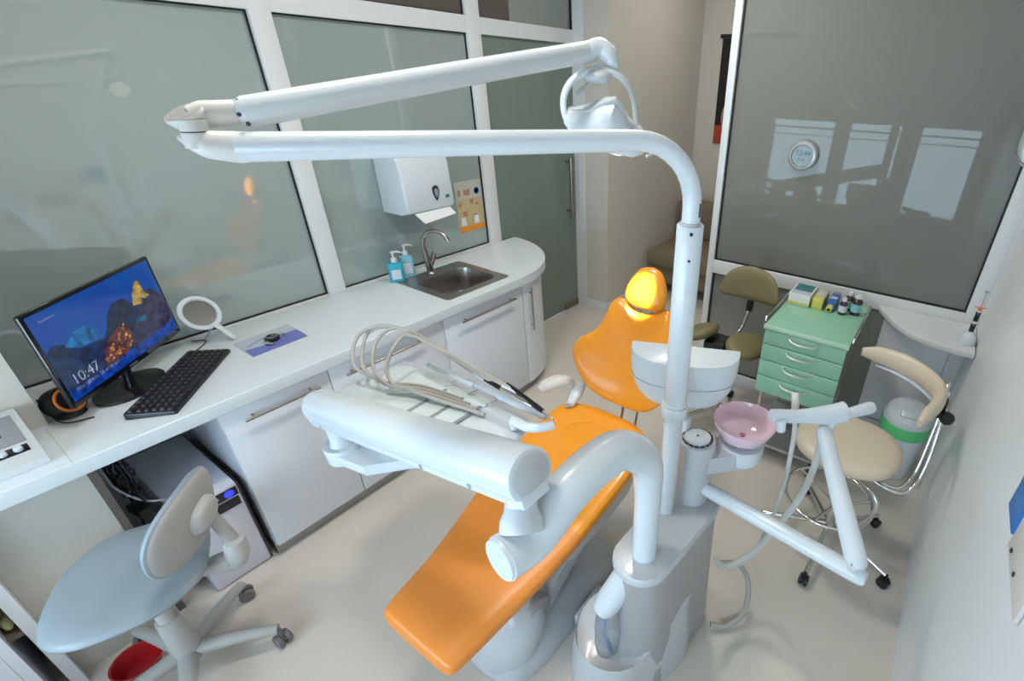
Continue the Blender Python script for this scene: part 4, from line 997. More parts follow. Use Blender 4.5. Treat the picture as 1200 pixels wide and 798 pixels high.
mid = BR.lerp(BL_, .5) - ux * .0455
g.box(mid, ((BL_ - BR).length * 1.0, .071, .025), rot=frameM((0, 0, 0), dB, sdB, ux), bev=.006); obj('underside_rail', g, 'white', bt_)
nsd = sdB if sdB.dot(EYE - mid) > 0 else -sdB
for f_ in (.17, .93, .36):
    q = BR.lerp(BL_, f_) - ux * .0455 + nsd * .0350
    g = G(); g.cyl(q, q + nsd * .0015, .007 if f_ < .9 else .0045, seg=16); obj('cover_screw', g, 'greydisp', bt_)
q = BL_ - ux * .040 + dB * .01 + nsd * .01; g = G(); g.ell(q, (.025, .025, .023)); obj('end_knob', g, 'white', bt_)
wt0 = BL_.lerp(BR, .10); zt = wt0.z - .045; zl = .795
wc = Vector((wt0.x, wt0.y, 0))
g = G(); g.lathe([(.034, zl + .004), (.030, zl + .02), (.0285, zt + .03)], wc); obj('wrist_joint', g, 'white', t)
g = G(); g.lathe([(.0, zl - .055), (.041, zl - .055), (.050, zl - .047), (.052, zl - .02), (.053, zl), (.050, zl + .006), (0, zl + .006)], wc, seg=36); obj('wrist_disc', g, 'white', t)
tx0, tx1, ty0, ty1 = -1.55, -.88, .56, .90
g = G(); g.prism([(wc.x, wc.y - .045), (wc.x + .14, wc.y - .02), (-1.12, .60), (-.98, .66), (-.98, .80), (-1.15, .78), (wc.x + .05, wc.y + .12), (wc.x - .03, wc.y + .05)], zl - .043, zl - .006, bev=.008); obj('tray_bracket', g, 'white', t)
tc_ = ((tx0 + tx1) / 2, (ty0 + ty1) / 2)
to = smooth_outline([(tx0 + .02, ty0), (-1.22, ty0 - .005), (-.99, ty0 + .03), (-.90, ty0 + .11), (-.875, .77), (-.895, .86), (-.97, ty1), (-1.22, ty1 + .005), (tx0 + .04, ty1 - .01), (tx0, ty1 - .06), (tx0, ty0 + .05)], 4)
def tring(k, z): return [Vector((tc_[0] + (x - tc_[0]) * k, tc_[1] + (y - tc_[1]) * k, z)) for x, y in to]
tz0 = zl - .004
tr = obj('tray', G().loft([tring(.80, tz0 - .002), tring(.93, tz0 + .01), tring(.985, tz0 + .028), tring(1.0, tz0 + .042), tring(.99, tz0 + .050), tring(.95, tz0 + .052)]), 'white', t)
ts = tz0 + .052
g = G(); g.prism([(tx0 + .02, ty0 + .03), (-1.10, ty0 + .03), (-1.07, ty1 - .04), (tx0 + .06, ty1 - .03)], ts, ts + .005, bev=.001)
obj('silicone_mat', g, 'sheet', tr)
for k in range(5):
    x = -1.42 + k * .085
    g = G(); g.box((x, .72, ts + .0056), (.014, .24, .0022), bev=.0008); obj('mat_groove', g, 'greydisp', tr) if k > 1 else obj('mat_groove', g, 'sheet', tr)
g = G(); h0 = at(602, 493, z=ts + 0.0348); h1 = at(616, 500, z=ts + 0.0348); h2 = at(632, 501, z=ts + 0.0348); h3 = at(649, 498, z=ts + 0.0348)
g.tube([h0 + Vector((0, 0, -.03)), h0, h1, h2, h3], [.0115, .015, .015, .015, .0137], seg=16, sm=4); obj('tray_handle', g, 'white', tr)
# handpieces lying across the back of the tray, hoses looping over the left end
hz_ = ts + .022
def W2(px, py, z): return at(px, py, z=z)
specs = [((470, 383), (418, 396), (415, 428), (441, 447), 0.0), ((482, 386), (441, 400), (437, 430), (452, 452), .3), ((492, 394), (460, 410), (453, 432), (460, 452), .6), ((476, 384), (430, 392), (425, 428), (446, 450), .15)]
tips = [((604, 458), (648, 491)), ((592, 455), (628, 474)), ((560, 440), (600, 462)), ((582, 452), (640, 484))]
for i, (sp_, tp_) in enumerate(zip(specs, tips)):
    a, b, c, d, _ = sp_
    oz = i * .006
    rk = (3, 1, 0, 2)[i]
    P = [W2(568 - rk * 9, 486 - rk * 6, ts + .014), W2(540 - rk * 5, 477 - rk * 5, ts + .020), W2(500 - rk * 3, 464 - rk * 4, ts + .030), W2(d[0] + 14, d[1] + 2, ts + .042), W2(d[0], d[1] - 3, ts + .052), W2(c[0], c[1], ts + .087), W2(b[0], b[1], ts + .139), W2(b[0] * .55 + a[0] * .45, a[1] - 1, ts + .170), W2(a[0], a[1] + 3, ts + .174), W2(a[0] * .62 + tp_[0][0] * .38, a[1] * .62 + tp_[0][1] * .38, ts + .145), W2(a[0] * .25 + tp_[0][0] * .75, a[1] * .25 + tp_[0][1] * .75, ts + .110), W2(tp_[0][0], tp_[0][1], ts + .093)]
    h = obj('instrument_hose', G().tube(P, .0062, seg=10, sm=7), 'hose', t)
    p0, p1 = W2(*tp_[0], ts + 0.0928), W2(*tp_[1], ts + 0.0754); dd_ = p1 - p0
    if i in (0, 3):
        g = G(); g.tube([p0 - dd_ * .25, p0, p0 + dd_ * .1], [.007, .009, .0085], seg=14, sm=2); obj('hose_collar', g, 'blackgloss', h)
        g = G(); g.tube([p0 + dd_ * .1, p0 + dd_ * .3, p0 + dd_ * .6, p0 + dd_ * .75], [.008, .0085, .009, .007], seg=14, sm=2); obj('handpiece', g, 'blackgloss' if i == 0 else 'chrome', h)
        g = G(); g.tube([p0 + dd_ * .75, p0 + dd_ * .92, p1, p1 + Vector((.004, .0, -.012))], [.006, .004, .0025, .0012], seg=10, sm=2); obj('tip', g, 'steel_dk', h)
    else:
        g = G(); g.tube([p0 - dd_ * .1, p0 + dd_ * .3, p1], [.008, .0105, .008], seg=14, sm=3); obj('handpiece', g, 'white', h)
# cradle bars holding the handpieces
g = G(); 
for k, (a_, b_) in enumerate((((503, 427), (556, 452)), ((548, 446), (612, 474)), ((585, 464), (640, 488)))):
    g.tube([W2(*a_, ts + 0.0406), W2(*b_, ts + 0.0406)], [.0115, .0125], seg=14)
    obj('instrument_rest', g, 'white', tr); g = G()
for k, (a_, b_) in enumerate((((520, 452), (545, 444)), ((548, 462), (578, 450)), ((570, 474), (604, 462)))):
    g = G(); g.tube([W2(*a_, ts + 0.0093), W2((a_[0] + b_[0]) / 2, (a_[1] + b_[1]) / 2 - 1, ts + 0.0139), W2(*b_, ts + 0.0139)], .0018, seg=6, sm=3); obj('tray_wire', g, 'greydisp', tr)

# ------------------------------------------------------------------ assistant's arm
t = thing('suction_arm', 'white folding assistant arm with suction hose holder, right of the spittoon', 'arm', (SC_.x + .05, SC_.y, .70))
S0 = Vector((SC_.x + .045, SC_.y - .01, .700)); S1 = at(1013, 678, d=1.1885)
dS = (S1 - S0).normalized()
obj('lower_arm', G().tube([S0, S0 + dS * .01, S1 - dS * .035, S1 - dS * .005, S1 + dS * .004], [.0205, .0217, .0234, .0217, .016], seg=24), 'white', t)
S2 = at(1003, 655, d=1.1822); S3 = at(965, 505, d=1.3802); dT = (S3 - S2).normalized()
obj('elbow_pin', G().cyl(S1 - dS * .03 - Vector((0, 0, .0)), S2 + dT * .01, .0188), 'offwhite', t)
obj('upper_arm', G().tube([S2 - dT * .025, S2 - dT * .015, S2, S3 - dT * .02, S3, S3 + dT * .012], [.0137, .024, .0268, .0222, .0211, .0114], seg=24), 'white', t)
obj('arm_bolt', G().ell(at(998, 662, d=1.1540), (.003, .003, .003), seg=10, rn=6), 'greydisp', t)
HL = at(904, 487, d=1.3547); HR = at(1022, 477, d=1.4441); HC = at(975, 490, d=1.3930); HC2 = at(968, 500, d=1.3930)
g = G(); g.tube([S3 - Vector((0, 0, .015)), HC], [.0188, .02], seg=20); obj('neck', g, 'white', t)
hd = obj('holder_body', G().tube([HL.lerp(HC, .25), HL.lerp(HC, .6) + Vector((0, 0, .004)), HC + Vector((0, 0, .012)), HC + (HR - HL).normalized() * .034 + Vector((0, 0, .018))], [.016, .024, .033, .034], seg=24, sq=(1, .8)), 'white', t)
obj('left_holder', G().tube([HL, HL.lerp(HC, .08), HL.lerp(HC, .7)], [.0188, .0205, .0194], seg=20, sq=(1, .9)), 'white', hd)
obj('right_holder', G().tube([HC.lerp(HR, .3), HC.lerp(HR, .93), HR], [.0154, .0188, .016], seg=20), 'white', hd)
obj('holder_plug', G().cyl(at(915, 505, d=1.3547), at(915, 492, d=1.3419), .0125, .0148, bev=.002), 'white', hd)
hp = at(932, 460, d=1.4058)
h1_ = obj('suction_hose', G().tube([at(932, 470, d=1.4058), at(932, 492, d=1.4058), at(929, 520, d=1.4569), at(918, 570, d=1.5975), at(902, 612, d=1.7636), at(883, 648, d=1.8148), at(860, 664, d=1.7636), at(840, 660, d=1.7125)], .0074, seg=12, sm=7), 'hose_lt', t)
obj('suction_nozzle', G().cyl(hp, at(932, 480, d=1.4058), .0103, .0114, bev=.002), 'offwhite', h1_)
h2_ = obj('suction_hose', G().tube([at(966, 500, d=1.4058), at(955, 545, d=1.5080), at(938, 582, d=1.5847), at(918, 608, d=1.6614), at(900, 630, d=1.6997), at(878, 650, d=1.7509), at(850, 664, d=1.7253), at(838, 655, d=1.6742)], .0108, seg=12, sm=7), 'hose_lt', t)
obj('clip', G().cyl(at(998, 492, d=1.4186), at(997, 484, d=1.4186), .003, .010, seg=14), 'ltgrey', hd)

# ================================================================== MINT CART
t = thing('drawer_cart', 'mint green four drawer cart with supplies on top in front of the glass', 'drawer cart', (-.355, 2.3, 0))
c0 = Vector((-.540, 2.085, 0)); c1 = Vector((-.17, 2.085, 0)); cu_ = (c1 - c0).normalized(); cn_ = Vector((-cu_.y, cu_.x, 0)); CW = .37; CD = .50
KM2 = frameM(c0, cu_, cn_, (0, 0, 1))
def cb_(g, x0, x1, y0, y1, z0, z1, bev=0): 
    g.box(KM2 @ Vector(((x0 + x1) / 2, (y0 + y1) / 2, (z0 + z1) / 2)), (x1 - x0, y1 - y0, z1 - z0), rot=KM2, bev=bev); return g
zt_ = .80; zb_ = .432
obj('body', cb_(G(), .006, CW - .006, .014, CD, zb_, zt_ - .018), 'cartside', t)
top_ = obj('top', cb_(G(), -.004, CW + .004, -.006, CD + .006, zt_ - .018, zt_, .003), 'mint', t)
obj('front_edge', cb_(G(), -.005, CW + .005, -.010, -.004, zt_ - .018, zt_ + .003, .0015), 'mint_lt', top_)
for k, xx in enumerate((-.012, CW + .012)):
    g = G(); g.tube([KM2 @ Vector((xx, .03, zt_ + .004)), KM2 @ Vector((xx, .04, zt_ + .02)), KM2 @ Vector((xx, CD - .04, zt_ + .02)), KM2 @ Vector((xx, CD - .03, zt_ + .004))], .005, seg=10); obj('side_rail', g, 'chrome', top_)
zs = [zt_ - .022, .702, .616, .528, zb_]
for k in range(4):
    dr = obj('drawer', cb_(G(), .002, CW - .002, .0, .016, zs[k + 1] + .002, zs[k] - .002, .002), 'mint', t)
    zc = zs[k] - .022
    pts = [KM2 @ Vector((CW / 2 + x, y, zc + z)) for x, y, z in ((-.068, .002, .014), (-.054, -.021, .002), (-.024, -.028, -.003), (.024, -.028, -.003), (.054, -.021, .002), (.068, .002, .014))]
    obj('handle', G().tube(pts, [.003, .0045, .006, .006, .0045, .003], seg=10, sm=4, sq=(.6, 1)), 'silver', dr)
obj('chassis', cb_(G(), .02, CW - .02, .03, CD - .02, .09, .105), 'silver', t)
for x in (.03, CW - .03):
    for y in (.04, CD - .04):
        lg = obj('leg', G().cyl(KM2 @ Vector((x, y, .10)), KM2 @ Vector((x, y, zb_ + .005)), .010, seg=14), 'chrome', t)
        p = KM2 @ Vector((x, y, .025)); g = G(); g.cyl(p - cu_ * .012, p + cu_ * .012, .024, bev=.004); g.cyl(p, p + Vector((0, 0, .075)), .009, seg=12); obj('caster', g, 'black', lg)
# things on the cart
def onc(x, y, z=0): return KM2 @ Vector((x, y, zt_ + z))
def cbox(name, label, cat, x, y, w, d_, h, m, parts=(), group=None):
    t = thing(name, label, cat, onc(x, y), group)
    g = G(); g.box(onc(x, y, .001 + h / 2), (w, d_, h), rot=KM2, bev=.002); obj('box', g, m, t)
    for nm, (px, py, pz), sz, mm_ in parts: g = G(); g.box(onc(x + px, y + py, pz), sz, rot=KM2, bev=.0005); obj(nm, g, mm_, t)
    return t
cbox('tissue_box', 'white box with dark green lid window, leftmost on the mint cart', 'box', .063, .385, .105, .165, .062, 'paper',
     [('lid_window', (0, .022, .0638), (.088, .10, .002), 'tealmark'), ('leaflet_sheet', (0, -.053, .0638), (.095, .052, .002), 'palecard'), ('yellow_band', (0, -.083, .014), (.102, .001, .014), 'yellow')])
cbox('yellow_carton', 'narrow yellow carton between the white box and the blue one on the cart', 'box', .152, .395, .05, .155, .057, 'paleyellow',
     [('printed_label', (0, .014, .0588), (.036, .07, .001), 'palecard'), ('yellow_end', (0, -.069, .0297), (.0505, .019, .058), 'yellow')])
t3 = thing('glue_tube_carton', 'blue carton with a yellow nozzle between yellow box and brown bottles', 'box', onc(0.2142, 0.3964))
g = G(); g.box(onc(0.2142, 0.4080, 0.0251), (.04, .13, .048), rot=KM2, bev=.002); obj('box', g, 'bluebox', t3)
g = G(); g.box(onc(0.2142, 0.4602, 0.0507), (.038, .035, .002), rot=KM2); obj('violet_panel', g, 'violet', t3)
g = G(); g.box(onc(0.2142, 0.3964, 0.0507), (.033, .033, .002), rot=KM2); obj('pale_label', g, 'palecard', t3)
obj('nozzle', G().cyl(onc(0.2118, 0.3430, 0.0182), onc(0.2118, 0.3094, 0.0160), .0165, .015, bev=.002), 'yellow', t3)
obj('opening', G().cyl(onc(0.2118, 0.3096, 0.0160), onc(0.2118, 0.3077, 0.0160), .008), 'black', t3)
def bottle(x, y, r, h, label, lab):
    t = thing('medicine_bottle', label, 'bottle', onc(x, y)); c = onc(x, y, .0005)
    g = G(); g.lathe([(0, 0), (r * .95, 0), (r, .003), (r, h * .62), (r * .9, h * .70), (r * .45, h * .78), (r * .42, h * .84)], c, seg=26); obj('glass_body', g, 'amber', t)
    g = G(); g.lathe([(0, h * .80), (r * .56, h * .80), (r * .56, h * .985), (r * .5, h), (0, h)], c, seg=22); obj('cap', g, 'white', t)
    g = G(); g.lathe([(r * 1.01, h * .16), (r * 1.025, h * .16), (r * 1.025, h * .55), (r * 1.01, h * .55)], c, seg=26); o = obj('label', g, lab, t)
bottle(.272, .335, .0195, .086, 'small brown bottle with white cap, front left of the three on the cart', 'label')
bottle(.286, .405, .0215, .098, 'brown bottle with white cap, rear middle of the three on the cart', 'teal_lab')
bottle(.326, .37, .025, .105, 'large brown bottle with teal label, rightmost on the cart', 'teal_lab')

# ================================================================== STOOLS
def star_base(t, hub, R_, n, a0, ringz=None, ringr=0, tubr=.0095, m='chrome', hz=.085):
    for k in range(n):
        a = a0 + 2 * PI * k / n; dv_ = Vector((math.cos(a), math.sin(a), 0))
        lg = obj('leg', G().tube([hub + Vector((0, 0, hz + .02)) + dv_ * .015, hub + dv_ * R_ * .55 + Vector((0, 0, hz)), hub + dv_ * R_ + Vector((0, 0, hz - .02))], [tubr * 1.15, tubr * 1.1, tubr], seg=12, sm=3), m, t)
        c_ = hub + dv_ * R_ + Vector((0, 0, .024)); sd_ = Vector((-dv_.y, dv_.x, 0))
        g = G(); g.cyl(c_ - sd_ * .018, c_ - sd_ * .003, .0235, seg=18, bev=.004); g.cyl(c_ + sd_ * .003, c_ + sd_ * .018, .0235, seg=18, bev=.004); g.cyl(c_ - sd_ * .006, c_ + sd_ * .006, .012, seg=10); g.cyl(c_, c_ + Vector((0, 0, .046)), .008, seg=10)
        obj('caster', g, 'black', lg)
# cream stool
h = Vector((-.03, 1.76, 0))
t = thing('assistant_stool', 'cream round stool with chrome foot ring and curved arm support', 'stool', h)
so_ = smooth_outline([(.0, .17), (.11, .15), (.175, .07), (.18, -.03), (.14, -.12), (.05, -.165), (-.05, -.165), (-.14, -.12), (-.175, -.02), (-.16, .09), (-.09, .15)], 4)
cs = Vector((-.055, 1.765, .535))
obj('seat', G().pillow(so_, .034, .034, frameM(cs, (1, 0, 0), (0, 1, 0), (0, 0, 1)) @ Matrix.Scale(1.10, 4), (0, 0)), 'cream', t, angle=60)
obj('seat_plate', G().cyl((h.x, h.y, .486), (h.x, h.y, .498), .07), 'black', t)
obj('column', G().cyl(h + Vector((0, 0, .09)), h + Vector((0, 0, .28)), .019, bev=.002).cyl(h + Vector((0, 0, .28)), h + Vector((-.0, 0, .49)), .013), 'chrome', t)
star_base(t, h, .275, 5, math.atan2(1.48 - 1.76, -.05 + .03))
rr2 = .180; rc = Vector((-.065, 1.79, .22))
obj('foot_ring', G().tube([rc + Vector((rr2 * math.cos(2 * PI * k / 36), rr2 * 1.0 * math.sin(2 * PI * k / 36), 0)) for k in range(36)], .0085, seg=12, closed=True), 'chrome', t)
g = G()
for a in (0.4, 2.5, 4.6): g.tube([h + Vector((.018 * math.cos(a), .018 * math.sin(a), .22)), rc + Vector((rr2 * math.cos(a), rr2 * math.sin(a), 0))], .006, seg=10)
obj('ring_spoke', g, 'chrome', t)
# arc-shaped torso support
zA = .80
arc = [v + Vector((.012, .01, 0)) for v in [Vector((-.125, 2.06, zA)), Vector((-.06, 2.07, zA)), Vector((.03, 2.05, zA)), Vector((.115, 1.99, zA)), Vector((.172, 1.90, zA)), Vector((.172, 1.80, zA)), Vector((.145, 1.70, zA)), Vector((.130, 1.645, zA - .005))]]
pad = obj('arm_support', G().tube(arc, [.014, .028, .032, .032, .030, .027, .025, .011], seg=20, sm=5, sq=(1.35, .8)), 'cream', t, angle=60)
obj('support_plate', G().tube([p + Vector((0, -.004, -.044)) for p in arc[1:5]], [.012, .024, .024, .012], seg=12, sm=5, sq=(.35, 1)), 'palecard', pad)
for dx in (0, .018):
    pts = [Vector((.200 + dx * .5, 1.90, .815)), Vector((.208 + dx * .5, 1.87, .76)), Vector((.205 + dx, 1.82 - dx, .60)), Vector((.195 + dx, 1.78 - dx, .49)), Vector((.16 + dx, 1.73 - dx, .445)), Vector((.10, 1.72 - dx, .45)), Vector((.02, 1.75 - dx, .475))]
    obj('support_tube', G().tube(pts, .0072, seg=10, sm=5), 'chrome', t)
g = G(); g.tube([(-.02, 1.70, .48), (.04, 1.64, .48), (.10, 1.60, .455), (.10, 1.60, .38), (.07, 1.66, .235)], .0072, seg=10, sm=5); obj('lower_brace', g, 'chrome', t)
g = G(); g.lathe([(.0, 0), (.020, 0), (.024, .005), (.024, .018), (.017, .025), (0, .025)], Vector((.226, 1.835, .745)), (.25, -.9, .3)); g.box((.206, 1.86, .765), (.025, .034, .08), bev=.004); obj('clamp_knob', g, 'black', t)
obj('clamp_ring', G().tube([Vector((.198 + .004 * math.sin(a), 1.90 + .02 * math.cos(a), .82 + .026 * math.sin(a))) for a in [2 * PI * k / 20 for k in range(20)]], .007, seg=10, closed=True), 'chrome', t)

# olive saddle stool
h = Vector((-.80, 2.30, 0))
t = thing('saddle_stool', 'olive split-seat saddle stool with half-round backrest, left of the cart', 'stool', h)
sv = Vector((.93, -.30, 0)).normalized(); sf = Vector((.30, .93, 0)).normalized()
sL = smooth_outline([(x * 1.15, y * 1.15) for x, y in [(0, .10), (.065, .09), (.10, .03), (.095, -.05), (.05, -.105), (-.015, -.10), (-.05, -.05), (-.045, .03)]], 4)
cR = Vector((-.675, 2.22, .60)); cL = Vector((-.885, 2.20, .61))
MR_ = frameM(cR, (sv + Vector((0, 0, -.25))), sf, Vector((0, 0, 1)))
nR = (sv + Vector((0, 0, -.35))).normalized().cross(sf).normalized(); nL = (sv + Vector((0, 0, .35))).normalized().cross(sf).normalized()
obj('seat', G().pillow(sL, .03, .03, frameM(cR, (sv + Vector((0, 0, -.35))), sf, nR), (.02, 0)), 'olive', t, angle=60)
obj('seat', G().pillow([(-x, y) for x, y in sL], .03, .03, frameM(cL, (sv + Vector((0, 0, .35))), sf, nL), (-.02, 0)), 'olive', t, angle=60)
obj('seat_mechanism', G().box(h + Vector((-.0, -.06, .545)), (.15, .14, .045), rot=Rw, bev=.008).box(h + Vector((.02, -.11, .57)), (.06, .10, .04), rot=Rw, bev=.006), 'black', t)
obj('column', G().cyl(h + Vector((0, -.02, .08)), h + Vector((0, -.02, .53)), .018), 'chrome', t)
star_base(t, h, .27, 5, .35, tubr=.011)
bkc = Vector((-.745, 2.44, .825)); bN = Vector((.0, -.97, .18)).normalized(); bU = Vector((1, 0, 0)).normalized(); bV = bU.cross(-bN); bV = bV if bV.z > 0 else -bV
ob = smooth_outline([(x * 1.22, y * 1.18) for x, y in [(-.125, -.055), (-.132, -.01), (-.10, .055), (-.04, .088), (.03, .088), (.10, .055), (.135, -.01), (.13, -.055), (.06, -.062), (-.06, -.062)]], 4)
obj('backrest', G().pillow(ob, .022, .022, frameM(bkc, bU, bV, bN), (0, 0), curve=lambda x, y: 1.2 * x * x), 'olive', t, angle=60)
obj('back_post', G().tube([h + Vector((0, .0, .53)), h + Vector((.04, .12, .57)), bkc + Vector((0, .045, -.10)), bkc + Vector((0, .035, 0))], .010, seg=12, sm=4), 'chrome', t)
obj('back_clamp', G().box(bkc + Vector((0.0, .03, -.125)), (.035, .03, .06), rot=Rw, bev=.005), 'black', t)

# ================================================================== CORNER SHELF, BIN, SYRINGE, CLOCK
def shelf_arc(r0=1.0):
    c = FP(.040, 0, .032); o = []
    return o
sh = []
p_ur = FP(.06, 0, .031); p_ul = FP(-.375, 0, .031)
pts = [(p_ul.x, p_ul.y)]
for q in ((1033, 362), (1047, 377), (1068, 391), (1095, 402), (1122, 410), (1143, 415)):
    p = at(*q, z=.790); pts.append((min(p.x, XR - .004), p.y))
pts.append((XR - .004, p_ur.y)); pts.append((p_ur.x, p_ur.y))
g = G(); g.prism(pts, .765, .790, bev=.002)
tag(obj('corner_shelf', g, 'frame'), 'white curved corner shelf where the glass partition meets the right wall', 'shelf')
g = G(); fbox(g, -.33, -.002, .107, .748, .02, .028); tag(obj('lower_panel', g, 'frame'), 'pale panel behind the bin, below the corner shelf', 'panel')
bc_ = Vector((.15, 2.42, 0))
t = thing('waste_bin', 'white and green domed bin in the corner under the shelf', 'bin', bc_)
g = G(); g.lathe([(0, .002), (.082, .002), (.086, .01), (.105, .27)], bc_, seg=36); obj('body', g, 'white', t)
g = G(); g.lathe([(.106, .268), (.110, .27), (.115, .335), (.112, .34), (.104, .335), (.102, .27)], bc_, seg=36); obj('green_band', g, 'greenplastic', t)
g = G(); g.lathe([(.111, .337), (.110, .365), (.095, .40), (.062, .425), (0, .433)], bc_, seg=36); ld = obj('lid', g, 'white', t)
g = G(); g.tube([bc_ + Vector(v) for v in ((-.04, -.066, .42), (-.036, -.096, .40), (.038, -.096, .40), (.042, -.066, .42))], .0012, seg=6); obj('flap_seam', g, 'greydisp', ld)
sy = at(1132, 402, z=.790)
t = thing('curing_syringe_stand', 'white round stand holding a black and white syringe on the corner shelf', 'syringe stand', (sy.x, sy.y, .790))
g = G(); g.lathe([(0, .001), (.034, .001), (.035, .010), (.030, .035), (.021, .05), (.014, .058), (.0, .058)], (sy.x, sy.y, .790), seg=28); obj('stand', g, 'white', t)
s0 = Vector((sy.x, sy.y, .84)); s1 = s0 + Vector((.002, .0, .20))
def sl_(a): return s0.lerp(s1, a)
g = G(); g.cyl(sl_(0), sl_(.55), .0085, .0085, seg=18); sy_b = obj('barrel', g, 'white', t)
obj('black_grip', G().cyl(sl_(.05), sl_(.24), .0105, bev=.001).cyl(sl_(.30), sl_(.52), .0095, bev=.001), 'blackgloss', sy_b)
obj('orange_collar', G().cyl(sl_(.55), sl_(.62), .006, .009).cyl(sl_(.62) - Vector((.022, 0, 0)), sl_(.62) + Vector((.022, 0, 0)), .0022, seg=8), 'orangering', sy_b)
obj('plunger', G().cyl(sl_(.62), sl_(.98), .002, seg=8).cyl(sl_(.975), sl_(1.0), .008, .009, seg=16), 'silver', sy_b)
# clock on the glass
ck = Vector((-.664, 2.714, 1.474))
n_w = WN
t = thing('wall_clock', 'small round silver digital clock stuck on the dark glass pane', 'clock', ck)
g = G(); g.lathe([(0, 0), (.066, 0), (.073, .006), (.073, .024), (.065, .034), (.054, .036), (.051, .028), (.0, .028)], ck, n_w, seg=40); obj('case', g, 'silver', t)
g = G(); g.lathe([(0, .0285), (.0505, .0285), (.050, .030), (0, .030)], ck, n_w, seg=40); obj('display', g, 'lcd', t)
CKM = frameM(ck + n_w * .0305, WU, (0, 0, 1), n_w)
text('time_digits', '12:44', .034, CKM @ Matrix.Translation((-.036, .002, 0)), 'tealmark', t)
text('date_digits', '10  26', .014, CKM @ Matrix.Translation((-.024, -.022, 0)), 'tealmark', t)

# right wall items
t = thing('wall_heater', 'white box unit with grey underside high on the right wall by the glass', 'wall unit', (.25, 2.5, 1.54))
g = G(); g.prism([(.304, 1.55), (.235, 1.545), (.200, 1.565), (.192, 1.60), (.192, 1.90), (.304, 1.92)], 0, .28, frameM((0, 2.64, 0), (1, 0, 0), (0, 0, 1), (0, -1, 0)), bev=.006); obj('casing', g, 'white', t)
g = G(); g.prism([(.303, 1.549), (.235, 1.543), (.199, 1.563), (.196, 1.558), (.234, 1.53), (.303, 1.535)], .01, .27, frameM((0, 2.64, 0), (1, 0, 0), (0, 0, 1), (0, -1, 0))); obj('underside', g, 'greydisp', t)
t = thing('wall_holder', 'beige wall holder with two screws and a bright blue end on the right wall', 'holder', (XR - .005, .88, .98))
g = G(); g.bx(XR - .009, XR - .0005, .78, .972, 1.005, 1.11, bev=.003); obj('bracket', g, 'offwhite', t)
for q in ((.935, 1.024), (.872, 1.026)): 
    g = G(); g.cyl((XR - .0092, q[0], q[1]), (XR - .0115, q[0], q[1]), .005, seg=14); obj('screw', g, 'darkmark', t)
obj('blue_end', G().box((XR - .0065, 1.020, 1.078), (.012, .094, .095), bev=.002), 'blueplastic', t)
# ================================================================== CORRIDOR
t = thing('waiting_bench', 'brown upholstered bench seat in the corridor behind the orange chair', 'bench', (-1.7, 4.1, 0))
g = G(); g.bx(-2.15, -1.2, 3.72, 4.36, .30, .43, bev=.03); obj('seat', g, 'sofa', t)
g = G(); g.bx(-2.15, -1.2, 4.30, 4.46, .44, .78, bev=.03); obj('backrest', g, 'sofa', t)
g = G(); g.bx(-2.13, -1.22, 3.80, 4.40, .12, .298, bev=.01); obj('base_box', g, 'sofa', t)
for x in (-2.09, -1.27):
    for y in (3.87, 4.34): obj('leg', G().cyl((x, y, 0), (x, y, .12), .02, .025), 'brown', t)
pz0, pz1 = 1.33, 2.30; pt = at(854, 45, y=4.612); pb = at(835, 168, y=4.612); pm = at(842, 124, y=4.612)
t = thing('wall_poster', 'tall narrow black poster with an orange portrait on the corridor wall', 'poster', (pb.x + .1, 4.615, pb.z))
x0 = pb.x; x1_ = x0 + .20
obj('sheet', G().bx(x0, x1_, 4.612, 4.6195, pb.z, pt.z), 'posterblack', t)
obj('red_band', G().bx(x0, x1_, 4.610, 4.6115, pb.z, pb.z + .16), 'posterred', t)
g = G(); g.prism(smooth_outline([(x0 + .10, pb.z + .10), (x0 + .06, pb.z + .2), (x0 + .07, pb.z + .30), (x0 + .13, pb.z + .34), (x0 + .2, pb.z + .30), (x0 + .21, pb.z + .18), (x0 + .16, pb.z + .1)]), 0, .0015, frameM((0, 4.6095, 0), (1, 0, 0), (0, 0, 1), (0, -1, 0))); obj('portrait', g, 'posterskin', t)
xr_ = at(935, 42, y=4.612)
tag(obj('poster_rail', G().bx(x0 - .02, xr_.x, 4.597, 4.6195, pt.z + .002, pt.z + .03), 'black'), 'thin black rail along the top of the corridor poster', 'rail')

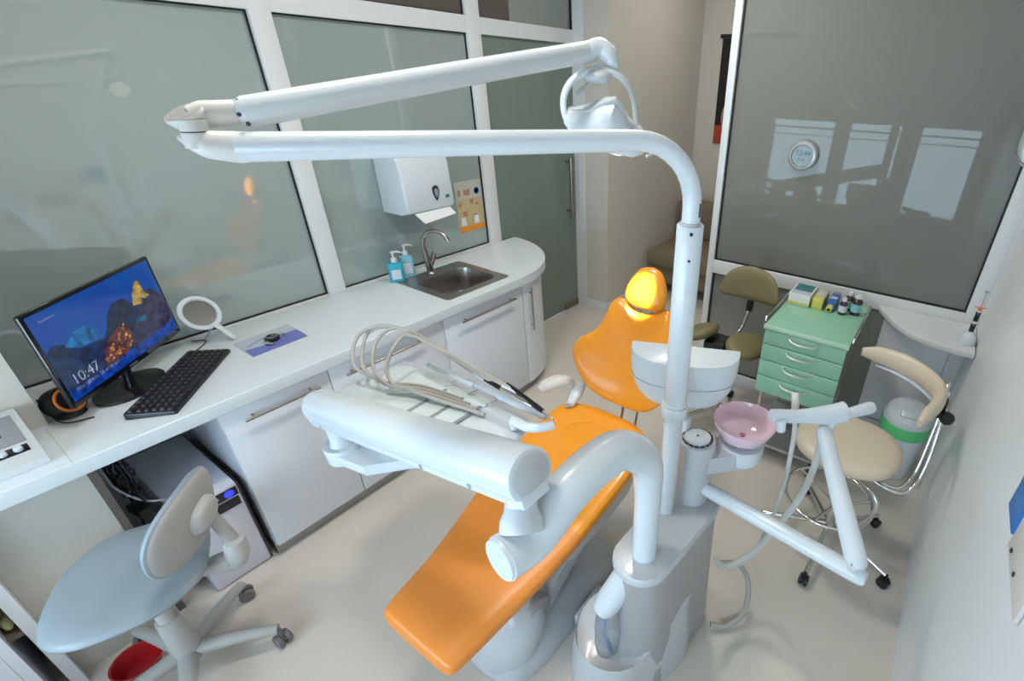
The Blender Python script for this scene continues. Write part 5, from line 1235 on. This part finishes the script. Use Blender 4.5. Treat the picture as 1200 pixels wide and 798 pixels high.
# ================================================================== LIGHT
wd = bpy.data.worlds.new('sky'); bpy.context.scene.world = wd; wd.use_nodes = True; nt = wd.node_tree
bg = nt.nodes['Background']; bg.inputs['Color'].default_value = (.62, .80, 1.0, 1); bg.inputs['Strength'].default_value = 9.5
for i, (a, b) in enumerate(WX):
    l = bpy.data.lights.new('window_portal_%d' % i, 'AREA'); l.shape = 'RECTANGLE'; l.size = b - a - .1; l.size_y = WZ1 - WZ0 - .08; l.cycles.is_portal = True
    o = bpy.data.objects.new('window_portal_%d' % i, l); col.objects.link(o); o.location = ((a + b) / 2, YB - .22, (WZ0 + WZ1) / 2); o.rotation_euler = (PI / 2, 0, 0)
def ceiling_lamp(x, y, w, d_, e, colr, label):
    t = thing('ceiling_lamp', label, 'ceiling lamp', (x, y, CEIL))
    obj('housing', G().bx(x - w / 2, x + w / 2, y - d_ / 2, y + d_ / 2, CEIL - .03, CEIL - .001, bev=.004), 'frame', t)
    obj('diffuser', G().bx(x - w / 2 + .02, x + w / 2 - .02, y - d_ / 2 + .02, y + d_ / 2 - .02, CEIL - .034, CEIL - .0305), 'ledpanel', t)
    l = bpy.data.lights.new('ceiling_lamp_light', 'AREA'); l.shape = 'RECTANGLE'; l.size = w - .05; l.size_y = d_ - .05; l.energy = e; l.color = colr
    o = bpy.data.objects.new('ceiling_lamp_light', l); col.objects.link(o); o.location = (x, y, CEIL - .04)
ceiling_lamp(-1.15, .55, .3, .3, 15, (1, .97, .92), 'square ceiling lamp over the foot of the orange chair')
ceiling_lamp(-1.15, 1.95, .3, .3, 15, (1, .97, .92), 'square ceiling lamp over the head of the orange chair')
ceiling_lamp(-1.5, 3.75, .3, .3, 5, (1, .95, .88), 'square ceiling lamp in the corridor')
ceiling_lamp(.4, 3.75, .3, .3, 5, (1, .95, .88), 'square ceiling lamp beyond the clear glass partition')

sc_ = bpy.context.scene
sc_.view_settings.view_transform = 'Standard'; sc_.view_settings.look = 'None'; sc_.view_settings.gamma = 1; sc_.view_settings.use_curve_mapping = False
sc_.view_settings.exposure = 0.12
sc_.cycles.use_denoising = True
sc_.cycles.max_bounces = 10; sc_.cycles.transparent_max_bounces = 12
sc_.cycles.sample_clamp_indirect = 6
